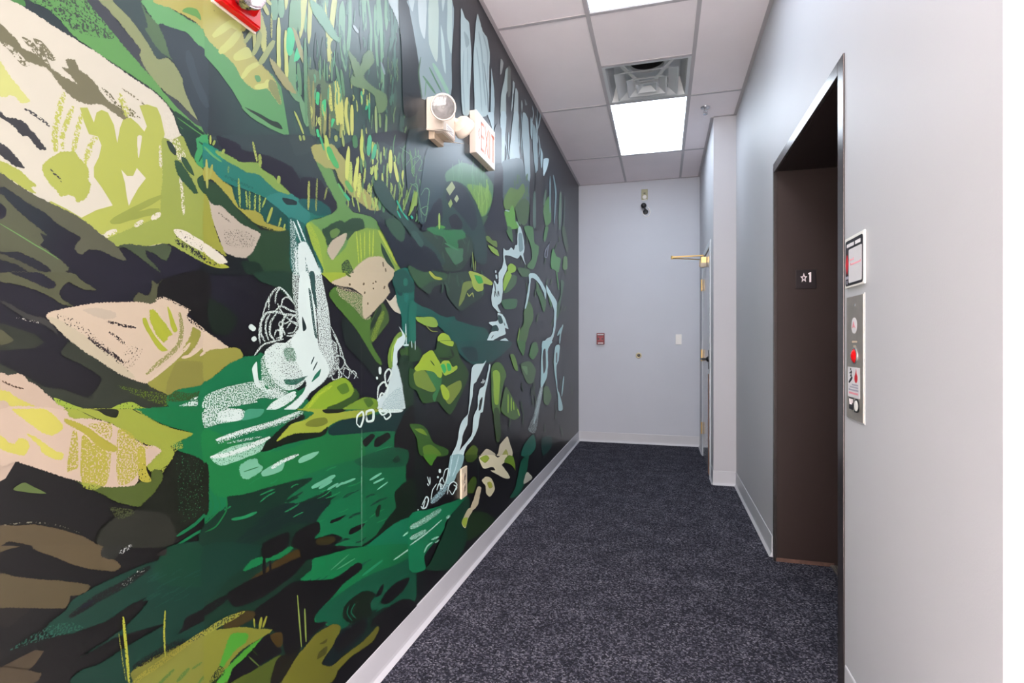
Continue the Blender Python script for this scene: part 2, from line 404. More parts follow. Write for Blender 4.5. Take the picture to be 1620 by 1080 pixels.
lamp_head((-0.44, -2.29, 2.139), (0.62, -1.3, -0.6), 0.052)
lamp_head((-0.445, -2.03, 2.15), (0.35, 0.85, -0.45), 0.05)
bm = N(); cyl(bm, (-0.49, -2.195, 2.18), (-0.453, -2.255, 2.155), 0.013, 14); link('swivel', bm, 'cream', e, True)
bm = N(); cyl(bm, (-0.49, -2.07, 2.18), (-0.455, -2.06, 2.165), 0.013, 14); link('swivel', bm, 'cream', e, True)

# ------------------------------------------------------------------ exit sign
y0, y1, xf, z0, z1 = -1.672, -1.354, -0.514, 2.173, 2.395
ex = thing('exit_sign', 'white exit sign with pale red EXIT letters on the mural wall', 'exit sign', (XL, (y0 + y1) / 2, z0))
bm = N(); box(bm, XL + 0.001, xf - 0.004, y0, y1, z0, z1, 0.004); link('housing', bm, 'cream', ex)
bm = N(); box(bm, xf - 0.005, xf, y0 + 0.001, y1 - 0.001, z0 + 0.001, z1 - 0.001, 0.002); face = link('faceplate', bm, 'white', ex)
bm = N()
def fb(ya, yb, za, zb): box(bm, xf, xf + 0.0012, ya, yb, za, zb)
def fdiag(ya, za, yb, zb, w):
    bar(bm, (xf + 0.0006, ya, za), (xf + 0.0006, yb, zb), w, 0.0012, up=(1, 0, 0))
LZ0, LZ1 = 2.208, 2.36; lh = LZ1 - LZ0
# letters E X I T drawn as outlined strokes
yE = -1.600
fb(yE, yE + 0.008, LZ0, LZ1)
for zz in (LZ0, (LZ0 + LZ1) / 2 - 0.006, LZ1 - 0.014): fb(yE, yE + 0.045, zz, zz + 0.014)
yX = -1.535
fdiag(yX, LZ0, yX + 0.055, LZ1, 0.010); fdiag(yX, LZ1, yX + 0.055, LZ0, 0.010)
fb(-1.468, -1.460, LZ0, LZ1); fb(-1.452, -1.446, LZ0, LZ1)
fb(-1.424, -1.368, LZ1 - 0.016, LZ1); fb(-1.402, -1.394, LZ0, LZ1); fb(-1.386, -1.381, LZ0, LZ1)
fdiag(-1.645, 2.285, -1.622, 2.315, 0.006); fdiag(-1.645, 2.285, -1.622, 2.255, 0.006)
link('lettering', bm, 'exitred', face)
bm = N(); cyl(bm, (XL + 0.022, -1.43, z0 - 0.002), (XL + 0.022, -1.43, z0 + 0.002), 0.004, 10); link('test_button', bm, 'creamd', ex)

# ------------------------------------------------------------------ fire alarm strobe
y0, y1, z0, z1 = -3.336, -3.204, 1.949, 2.09
fa = thing('fire_alarm_strobe', 'red fire alarm strobe with clear lens high on the mural wall', 'fire alarm', (XL, (y0 + y1) / 2, z0))
bm = N(); box(bm, XL + 0.0005, XL + 0.006, y0 - 0.0005, y1 + 0.0005, z0 - 0.001, z1 + 0.001, 0.001); link('back_plate', bm, 'cream', fa)
def frustum(bm, xa, ya0, ya1, za0, za1, xb, yb0, yb1, zb0, zb1):
    A = [bm.verts.new((xa, y, z)) for y, z in ((ya0, za0), (ya1, za0), (ya1, za1), (ya0, za1))]
    B = [bm.verts.new((xb, y, z)) for y, z in ((yb0, zb0), (yb1, zb0), (yb1, zb1), (yb0, zb1))]
    for k in range(4): bm.faces.new([A[k], A[(k + 1) % 4], B[(k + 1) % 4], B[k]])
    bm.faces.new(A[::-1]); bm.faces.new(B)
t = N(); frustum(t, XL + 0.006, y0, y1, z0, z1, XL + 0.026, y0 + 0.004, y1 - 0.004, z0 + 0.004, z1 - 0.004)
bmesh.ops.bevel(t, geom=t.edges[:], offset=0.004, segments=2, affect='EDGES')
t2 = N(); frustum(t2, XL + 0.02, y0 + 0.006, y1 - 0.02, z0 + 0.018, z1 - 0.006, XL + 0.052, y0 + 0.016, y1 - 0.034, z0 + 0.034, z1 - 0.02)
bmesh.ops.bevel(t2, geom=t2.edges[:], offset=0.005, segments=2, affect='EDGES')
bm = N(); merge(bm, t); merge(bm, t2); link('housing', bm, 'red', fa, True)
sc = Vector((-0.495, -3.283, 1.985))
rf = lathe(N(), sc + Vector((-0.012, 0, 0)), (0.9, -0.25, -0.1), [(0, 0.006), (0.006, 0.016), (0.010, 0.006), (0.018, 0.010), (0.026, 0.016), (0.029, 0.019), (0.03, 0.01), (0.028, -0.01), (0, -0.01)], 28); link('reflector', rf, 'strobe_chrome', fa, True)
bm = N(); lathe(bm, sc, (0.9, -0.25, -0.1), [(0.030, -0.004), (0.030, 0.008), (0.026, 0.02), (0.016, 0.028), (0, 0.031)], 28); link('strobe_lens', bm, 'clear', fa, True)

# ------------------------------------------------------------------ outlet on the mural
y0, y1, z0, z1 = -1.822, -1.722, 0.412, 0.563
ot = thing('wall_outlet', 'beige electrical outlet low on the mural wall', 'outlet', (XL, (y0 + y1) / 2, z0))
bm = N(); box(bm, XL + 0.001, XL + 0.012, y0 + 0.012, y1 - 0.008, z0, z1, 0.003); pl = link('plate', bm, 'beigeo', ot)
for zc in (z0 + 0.048, z1 - 0.048):
    bm = N(); lathe(bm, (XL + 0.012, (y0 + y1) / 2, zc), (1, 0, 0), [(0.02, -0.001), (0.02, 0.002), (0.018, 0.003), (0, 0.003)], 24); r = link('receptacle', bm, 'creamd', ot)
    bm = N()
    for dy in (-0.008, 0.006): box(bm, XL + 0.0145, XL + 0.0158, (y0 + y1) / 2 + dy, (y0 + y1) / 2 + dy + 0.003, zc - 0.004, zc + 0.008)
    cyl(bm, (XL + 0.0145, (y0 + y1) / 2, zc - 0.01), (XL + 0.0158, (y0 + y1) / 2, zc - 0.01), 0.003, 10)
    link('slots', bm, 'black', r)
bm = N(); cyl(bm, (XL + 0.011, (y0 + y1) / 2, (z0 + z1) / 2), (XL + 0.014, (y0 + y1) / 2, (z0 + z1) / 2), 0.004, 12); link('screw', bm, 'silver', ot)

# ------------------------------------------------------------------ back wall fittings
y = YB
ps = thing('fire_alarm_pull_station', 'small dark red fire alarm pull station on the grey end wall', 'fire alarm', (-0.29, y, 1.16))
bm = N(); box(bm, -0.338, -0.246, y - 0.03, y, 1.16, 1.293, 0.004); link('housing', bm, 'redd', ps)
for q in ((-0.329, -0.255, 1.27, 1.281), (-0.322, -0.262, 1.17, 1.179)):
    bm = N(); box(bm, q[0], q[1], y - 0.0315, y - 0.0295, q[2], q[3]); link('lettering', bm, 'paper', ps)
bm = N(); box(bm, -0.33, -0.254, y - 0.037, y - 0.028, 1.193, 1.255, 0.004); hp = link('pull_handle', bm, 'redh', ps); 
bm = N()
for sx in (-1, 1):
    prism(bm, [(0, 0), (sx * 0.022, 0.017), (sx * 0.022, -0.017)], lambda u, v_, w: Vector((-0.292 + sx * 0.008 + u, y - 0.037 - w, 1.224 + v_)), 0.001)
link('arrows', bm, 'sign', hp)

sw = thing('wall_plate', 'blank white cover plate on the end wall, left of the side door', 'wall plate', (0.593, y, 1.158))
bm = N(); box(bm, 0.560, 0.626, y - 0.008, y - 0.001, 1.16, 1.276, 0.003); link('plate', bm, 'white', sw)
bm = N(); box(bm, 0.575, 0.611, y - 0.0105, y - 0.0075, 1.184, 1.252, 0.0015); link('rocker', bm, 'white', sw)

db = thing('door_bumper', 'round brass door stop bumper on the grey end wall', 'door stop', (0.148, y, 1.03))
bm = N(); lathe(bm, (0.148, y, 1.031), (0, -1, 0), [(0, 0), (0.034, 0), (0.034, 0.004), (0.031, 0.012), (0.024, 0.018), (0.017, 0.014), (0.016, 0.008)], 36); link('ring', bm, 'ringm', db, True)
bm = N(); lathe(bm, (0.148, y - 0.008, 1.031), (0, -1, 0), [(0, 0), (0.0165, 0), (0.0165, 0.004), (0.012, 0.009), (0, 0.011)], 24); link('rubber_pad', bm, 'sign', db, True)

jp = thing('jack_plate', 'beige jack plate high on the end wall, above the black camera', 'wall plate', (0.213, y, 2.83))
bm = N(); box(bm, 0.178, 0.250, y - 0.008, y - 0.001, 2.842, 2.965, 0.003); link('plate', bm, 'beige', jp)
bm = N(); lathe(bm, (0.215, y - 0.008, 2.872), (0, -1, 0), [(0, 0), (0.024, 0), (0.024, 0.006), (0.019, 0.011), (0, 0.013)], 24); link('round_socket', bm, 'white', jp, True)
bm = N(); box(bm, 0.203, 0.226, y - 0.011, y - 0.007, 2.912, 2.922); link('jack', bm, 'sign', jp)
bm = N(); bar(bm, (0.187, y - 0.012, 2.832), (0.240, y - 0.012, 2.839), 0.012, 0.008); link('cable_clip', bm, 'white', jp)

cm = thing('security_camera', 'small black ball security camera under the beige jack plate', 'camera', (0.222, y, 2.70))
bm = N(); lathe(bm, (0.226, y - 0.001, 2.700), (0, -1, 0), [(0, 0), (0.03, 0), (0.03, 0.006), (0.026, 0.012), (0.012, 0.016), (0.01, 0.05), (0, 0.05)], 28); link('mount', bm, 'black', cm, True)
bm = N(); t = bmesh.new(); bmesh.ops.create_uvsphere(t, u_segments=28, v_segments=18, radius=0.032); merge(bm, t, Matrix.Translation((0.206, y - 0.075, 2.757))); bl = link('ball', bm, 'black', cm, 'all')
bm = N(); lathe(bm, (0.206, y - 0.1, 2.762), (0, -1, 0.1), [(0.011, -0.004), (0.011, 0.007), (0.008, 0.008), (0, 0.006)], 20); link('lens', bm, 'sign', bl, True)
bm = N(); tube(bm, [(0.21, y - 0.06, 2.745), (0.222, y - 0.055, 2.72), (0.226, y - 0.045, 2.70)], 0.009, 12); link('arm', bm, 'black', cm, True)
pts = []
for k in range(25):
    a = math.radians(60 - 255 * k / 24)
    pts.append((0.234 + 0.042 * math.cos(a) - 0.006 * math.sin(a), y - 0.012 - 0.006 * math.sin(k / 24 * PI), 2.702 + 0.058 * math.sin(a)))
bm = N(); tube(bm, pts, 0.0045, 10); link('cable', bm, 'white', cm, True)

# ------------------------------------------------------------------ side door in the right wall
XF = XD
d = bpy.data.objects.new('door_1', None); COL.objects.link(d); d.location = (XD, (DY0 + DY1) / 2, 0); struct(d); d.empty_display_size = 0.1
bm = N()
for q in ((DY0 - 0.03, DY0 + 0.012, 0, DZ + 0.045), (DY1 - 0.012, DY1 + 0.045, 0, DZ + 0.045), (DY0 + 0.012, DY1 - 0.012, DZ - 0.012, DZ + 0.045)):
    box(bm, XD - 0.012, XD + 0.07, *q, 0.002)
link('door_frame', bm, 'framep', d)
bm = N(); box(bm, XD - 0.004, XD + 0.041, DY0 + 0.015, DY1 - 0.015, 0.008, DZ - 0.015, 0.0015); lf = link('door_leaf', bm, 'doorp', d)
bm = N(); box(bm, XD - 0.0135, XD - 0.004, DY0 + 0.0135, DY0 + 0.13, 0.008, 0.90); link('brown_strip', bm, 'brownstrip', lf)  # brown strip low on the latch side of the leaf
for zc in (1.78, 1.05, 0.292):
    bm = N(); cyl(bm, (XD - 0.016, DY1 - 0.014, zc - 0.055), (XD - 0.016, DY1 - 0.014, zc + 0.055), 0.0075, 14)
    box(bm, XD - 0.013, XD - 0.011, DY1 - 0.04, DY1 + 0.02, zc - 0.052, zc + 0.052)
    for s_ in (-1, 1): lathe(bm, (XD - 0.016, DY1 - 0.014, zc + s_ * 0.055), (0, 0, s_), [(0.0085, 0), (0.006, 0.006), (0, 0.007)], 14)
    link('hinge', bm, 'brass', d, True)
bm = N(); box(bm, XD - 0.012, XD - 0.0035, 0.80, 0.862, 0.945, 1.115, 0.003)
lathe(bm, (XD - 0.012, 0.832, 1.035), (-1, 0, 0), [(0, 0), (0.026, 0), (0.026, 0.006), (0.018, 0.016), (0.011, 0.02), (0.011, 0.055), (0, 0.056)], 24)
tube(bm, [(XD - 0.058, 0.832, 1.035), (XD - 0.064, 0.85, 1.035), (XD - 0.066, 0.89, 1.034), (XD - 0.064, 0.95, 1.032)], 0.0095, 12)
link('handle', bm, 'black', d, True)
bm = N(); box(bm, XD - 0.058, XD - 0.006, 1.10, 1.36, 1.935, 1.998, 0.004); dc = link('door_closer', bm, 'brass', d)
bm = N(); box(bm, XD - 0.064, XD - 0.006, 1.085, 1.10, 1.897, 1.94, 0.003); cyl(bm, (XD - 0.035, 1.16, 1.90), (XD - 0.035, 1.16, 2.022), 0.012, 14); link('valve_block', bm, 'creamd', dc, True)
bm = N(); bar(bm, (XD - 0.035, 1.16, 2.018), (0.505, 1.13, 2.008), 0.024, 0.012)
bar(bm, (0.505, 1.13, 1.998), (XD - 0.02, 1.52, 2.03), 0.016, 0.008); cyl(bm, (0.505, 1.13, 1.99), (0.505, 1.13, 2.02), 0.012, 12)
link('closer_arm', bm, 'brass', dc)

# ------------------------------------------------------------------ elevator entrance
ev = bpy.data.objects.new('door_2', None); COL.objects.link(ev); ev.location = (XR, (YE0 + YE1) / 2, 0); struct(ev)
FW, FX = 0.046, XR - 0.005
for nm, a, b in (('jamb', YE1, YE1 + 0.03), ('jamb', YE0 - 0.03, YE0)):
    bm = N(); box(bm, FX + 0.002, XDOOR + 0.03, a, b, 0, ZE + 0.03, 0.001); link(nm, bm, 'bronze', ev)
bm = N(); box(bm, FX + 0.003, XDOOR + 0.03, YE0, YE1, ZE, ZE + 0.03, 0.001); link('head_lining', bm, 'bronze_door', ev)
for a, b, z0_, z1_, nm in ((YE1 - 0.001, YE1 + 0.014, 0, ZE + FW, 'trim'), (YE0 - 0.058, YE0 + 0.002, 0, ZE + FW, 'trim'), (YE0 + 0.002, YE1 - 0.001, ZE - 0.002, ZE + FW, 'trim')):
    bm = N(); box(bm, FX, XR + 0.012, a, b, z0_, z1_, 0.0018); link(nm, bm, 'bronze_trim', ev)
ym = (YE0 + YE1) / 2 + 0.02
for a, b, dx in ((YE0 - 0.02, ym, 0.0), (ym - 0.03, YE1 + 0.02, 0.02)):
    bm = N(); box(bm, XDOOR + dx, XDOOR + dx + 0.018, a, b, 0.012, ZE + 0.02, 0.001); link('door_panel', bm, 'bronze_door', ev)
bm = N(); box(bm, XDOOR - 0.022, XDOOR + 0.05, YE0, YE1, 0, 0.008)
for k in range(3): box(bm, XDOOR - 0.018 + 0.01 * k, XDOOR - 0.013 + 0.01 * k, YE0, YE1, 0.008, 0.011)
link('sill', bm, 'alu', ev)
bm = N(); box(bm, FX + 0.012, XDOOR - 0.003, YE1 - 0.0012, YE1, 0.0, 0.02); link('scuffed_foot', bm, 'scuff', ev)

# floor designation sign on the far jamb
y = YE1
fs = thing('floor_sign', 'small square black sign with a white star and 1 on the elevator jamb', 'sign', (1.153, y, 1.476))
bm = N(); box(bm, 1.1035, 1.2035, y - 0.0035, y - 0.0002, 1.476, 1.578, 0.001); pl = link('plate', bm, 'sign', fs)
bm = N()
def sgn(u, v_, w): return Vector((u, y - 0.0035 - w, v_))
cx_, cz_ = 1.1425, 1.534
star = [(cx_ + (0.0185 if k % 2 == 0 else 0.0088) * math.sin(PI * k / 5) * 0.95, cz_ + (0.027 if k % 2 == 0 else 0.0115) * math.cos(PI * k / 5)) for k in range(10)]
inner = [(cx_ + (px_ - cx_) * 0.47, cz_ + (pz_ - cz_) * 0.47) for px_, pz_ in star]
for k in range(10):
    j = (k + 1) % 10
    prism(bm, [star[k], star[j], inner[j], inner[k]], sgn, 0.0012)
link('star', bm, 'signw', pl)
bm = N(); prism(bm, [(1.1690, 1.511), (1.1775, 1.511), (1.1775, 1.564), (1.1725, 1.564), (1.1635, 1.558), (1.1645, 1.552), (1.1690, 1.554)], sgn, 0.0012)
link('numeral', bm, 'signw', pl)
bm = N()
for k in range(4): lathe(bm, (1.138 + 0.004 * (k % 2) + (0.012 if k > 1 else 0), y - 0.0035, 1.499 + 0.004 * (k % 2)), (0, -1, 0), [(0.0011, 0), (0.0008, 0.0008), (0, 0.001)], 8)
link('braille', bm, 'sign', pl)

# permit placard on the right wall
y0, y1, z0, z1 = -2.462, -2.303, 1.374, 1.520
pc = thing('placard', 'white framed placard with black border and red diamond above the call panel', 'sign', (XR, (y0 + y1) / 2, z0))
def W(u, v_, w): return Vector((XR - 0.0065 - w, u, v_))
bm = N(); box(bm, XR - 0.0065, XR - 0.0005, y0 - 0.008, y1 + 0.006, z0 - 0.006, z1 + 0.010, 0.0015); link('backing', bm, 'white', pc)
def rrect(a, b, c, dd, r):
    out = []
    for (qx, qz, s0) in ((b - r, dd - r, 0), (a + r, dd - r, 90), (a + r, c + r, 180), (b - r, c + r, 270)):
        for k in range(5):
            t_ = math.radians(s0 + 22.5 * k); out.append((qx + r * math.cos(t_), qz + r * math.sin(t_)))
    return out
bm = N(); prism(bm, rrect(y0, y1, z0, z1, 0.01), W, 0.0008); bd = link('border', bm, 'blackp', pc)
def W2(u, v_, w): return Vector((XR - 0.0073 - w, u, v_))
bm = N(); prism(bm, rrect(y0 + 0.008, y1 - 0.034, z0 + 0.008, z1 - 0.030, 0.004), W2, 0.0006); sh = link('sheet', bm, 'paper', pc)
bm = N()
for a, b in ((y1 - 0.083, y1 - 0.014), (y0 + 0.018, y1 - 0.092)):
    n = 8
    for k in range(n):
        s_ = (b - a) / n; box(bm, XR - 0.0079, XR - 0.0073, a + k * s_ + 0.0006, a + (k + 1) * s_ - 0.0012, z1 - 0.022, z1 - 0.011)
link('heading', bm, 'paper', bd)
bm = N(); ymid = y1 - 0.017; zc = z0 + 0.07
prism(bm, [(ymid, zc + 0.032), (ymid - 0.015, zc), (ymid, zc - 0.032), (ymid + 0.015, zc)], W2, 0.0006); link('diamond', bm, 'redp', bd)
bm = N(); box(bm, XR - 0.0079, XR - 0.0073, ymid - 0.013, ymid + 0.013, z0 + 0.022, z0 + 0.031); box(bm, XR - 0.0079, XR - 0.0073, ymid - 0.003, ymid + 0.003, z0 + 0.006, z0 + 0.018); link('side_print', bm, 'greyp', bd)
bm = N()
for a, b, zz in ((y1 - 0.084, y1 - 0.040, z0 + 0.078), (y0 + 0.014, y1 - 0.050, z0 + 0.063)):
    n = int((b - a) / 0.007)
    for k in range(n):
        q = b - (k + 1) * (b - a) / n
        box(bm, XR - 0.0084, XR - 0.0079, q + 0.001, q + 0.0055, zz, zz + (0.008 if k in (0, n - 1) else 0.005))
link('red_print', bm, 'pink', sh)

# elevator call panel
y0, y1, z0, z1 = -2.455, -2.303, 0.946, 1.338
cp = thing('call_panel', 'tall brushed steel elevator call panel with red light and UP button', 'control panel', (XR, (y0 + y1) / 2, z0))
yc = (y0 + y1) / 2
bm = N(); box(bm, XR - 0.004, XR - 0.0003, y0, y1, z0, z1, 0.0012); pt = link('plate', bm, 'steel', cp)
bm = N(); box(bm, XR - 0.0015, XR - 0.0002, y0 - 0.006, y0, z0 - 0.003, z1 + 0.003); link('paint_edge', bm, 'white', cp)
def disc(name, m, yy, zz, r, h, par, back=0.004, dome=0.0):
    bm = lathe(N(), (XR - back, yy, zz), (-1, 0, 0), [(0, -0.001), (r, -0.001), (r, h), (r * 0.6, h + dome * 0.7), (0, h + dome)], 28)
    return link(name, bm, m, par, True)
for zz in (z1 - 0.03, z0 + 0.03): disc('screw', 'silver', yc - 0.003, zz, 0.005, 0.001, cp, dome=0.001)
em = disc('emblem', 'paper', yc + 0.002, 1.244, 0.025, 0.0006, cp)
bm = N()
def W3(u, v_, w): return Vector((XR - 0.0046 - w, yc + 0.002 - u, 1.244 + v_))
prism(bm, [(-0.017, -0.006), (-0.015, -0.004), (-0.006, 0.013), (-0.002, 0.013), (0.004, 0.001), (0.012, -0.005), (0.016, -0.009), (0.006, -0.006), (-0.004, -0.003), (-0.012, -0.008)], W3, 0.0005)
link('hat_symbol', bm, 'pink', em)
bm = N()
for k in range(8): box(bm, XR - 0.0043, XR - 0.0038, yc - 0.022 + 0.006 * k, yc - 0.018 + 0.006 * k, 1.190, 1.196)
for k in range(4): box(bm, XR - 0.0043, XR - 0.0038, yc - 0.010 + 0.006 * k, yc - 0.006 + 0.006 * k, 1.175, 1.181)
link('engraving', bm, 'creamd', cp)
bm = lathe(N(), (XR - 0.004, yc, 1.148), (-1, 0, 0), [(0.026, -0.001), (0.026, 0.002), (0.023, 0.003), (0.021, 0.0015)], 28); link('bezel', bm, 'silver', cp, True)
disc('red_light', 'redlens', yc, 1.148, 0.0225, 0.002, cp, dome=0.009)
sy0, sy1, sz0, sz1 = yc - 0.053 + 0.004, yc + 0.053 + 0.004, 1.016, 1.112
sy0, sy1 = -2.427, -2.317
bm = N(); box(bm, XR - 0.0046, XR - 0.0038, sy0, sy1, sz0, sz1); nt_ = link('notice', bm, 'paper', cp)
def W4(u, v_, w): return Vector((XR - 0.0046 - w, sy1 - u, sz0 + v_))
bm = N()
# stairs with a running figure
prism(bm, [(0.010, 0.050), (0.016, 0.050), (0.016, 0.055), (0.024, 0.055), (0.024, 0.060), (0.032, 0.060), (0.032, 0.065), (0.045, 0.065), (0.045, 0.060), (0.036, 0.053), (0.018, 0.044), (0.010, 0.044)], W4, 0.0004)
prism(bm, [(0.022, 0.066), (0.030, 0.072), (0.028, 0.081), (0.016, 0.077), (0.017, 0.074), (0.027, 0.078), (0.034, 0.086), (0.042, 0.079), (0.040, 0.077), (0.036, 0.079), (0.035, 0.072), (0.042, 0.067), (0.039, 0.065), (0.031, 0.068), (0.024, 0.064)], W4, 0.0004)
lt = lathe(N(), W4(0.029, 0.089, 0), (-1, 0, 0), [(0.0038, 0), (0.0038, 0.0004), (0, 0.0004)], 14); merge(bm, lt)
link('stair_figure', bm, 'blackp', nt_)
bm = N(); prism(bm, [(0.078, 0.092), (0.083, 0.078), (0.092, 0.068), (0.092, 0.058), (0.086, 0.050), (0.078, 0.047), (0.070, 0.050), (0.064, 0.058), (0.065, 0.068), (0.072, 0.075), (0.076, 0.083)], W4, 0.0004); link('flame', bm, 'redp', nt_)
bm = N()
for a, b, zz in ((0.040, 0.098, 0.038), (0.022, 0.098, 0.030), (0.010, 0.100, 0.021)):
    n = int((b - a) / 0.006)
    for k in range(n): box(bm, XR - 0.005, XR - 0.0046, sy1 - (a + (k + 0.85) * (b - a) / n), sy1 - (a + k * (b - a) / n), sz0 + zz, sz0 + zz + 0.005)
link('black_print', bm, 'greyp', nt_)
bm = N(); n = 14
for k in range(n): box(bm, XR - 0.005, XR - 0.0046, sy1 - (0.012 + (k + 0.85) * 0.085 / n), sy1 - (0.012 + k * 0.085 / n), sz0 + 0.010, sz0 + 0.016)
link('red_print', bm, 'pink', nt_)
# UP label and button
uy0, uy1, uz0, uz1 = -2.371, -2.331, 0.962 + 0.014, 0.962 + 0.052
bm = N(); box(bm, XR - 0.0048, XR - 0.0038, uy0, uy1, uz0, uz1); up = link('up_label', bm, 'black', cp)
bm = N()
ua, um = uy1 - 0.004, XR - 0.0048
def ub(a, b, c, dd): box(bm, um - 0.0008, um, uy1 - b, uy1 - a, uz0 + c, uz0 + dd)
ub(0.004, 0.008, 0.016, 0.034); ub(0.014, 0.018, 0.016, 0.034); ub(0.008, 0.014, 0.016, 0.020)
ub(0.022, 0.026, 0.016, 0.034); ub(0.026, 0.034, 0.030, 0.034); ub(0.026, 0.034, 0.022, 0.026); ub(0.031, 0.035, 0.023, 0.033)
link('lettering', bm, 'signw', up)
bm = N()
for k in range(3): lathe(bm, (um, uy1 - 0.012 - 0.006 * k, uz0 + 0.008), (-1, 0, 0), [(0.0012, 0), (0.0009, 0.0008), (0, 0.001)], 8)
link('braille', bm, 'black', up)
bm = lathe(N(), (XR - 0.004, -2.404, 0.993), (-1, 0, 0), [(0.0215, -0.001), (0.0215, 0.003), (0.019, 0.004), (0.0165, 0.002)], 28); link('button_ring', bm, 'black', cp, True)
disc('button', 'white', -2.404, 0.993, 0.0165, 0.004, cp, dome=0.001)

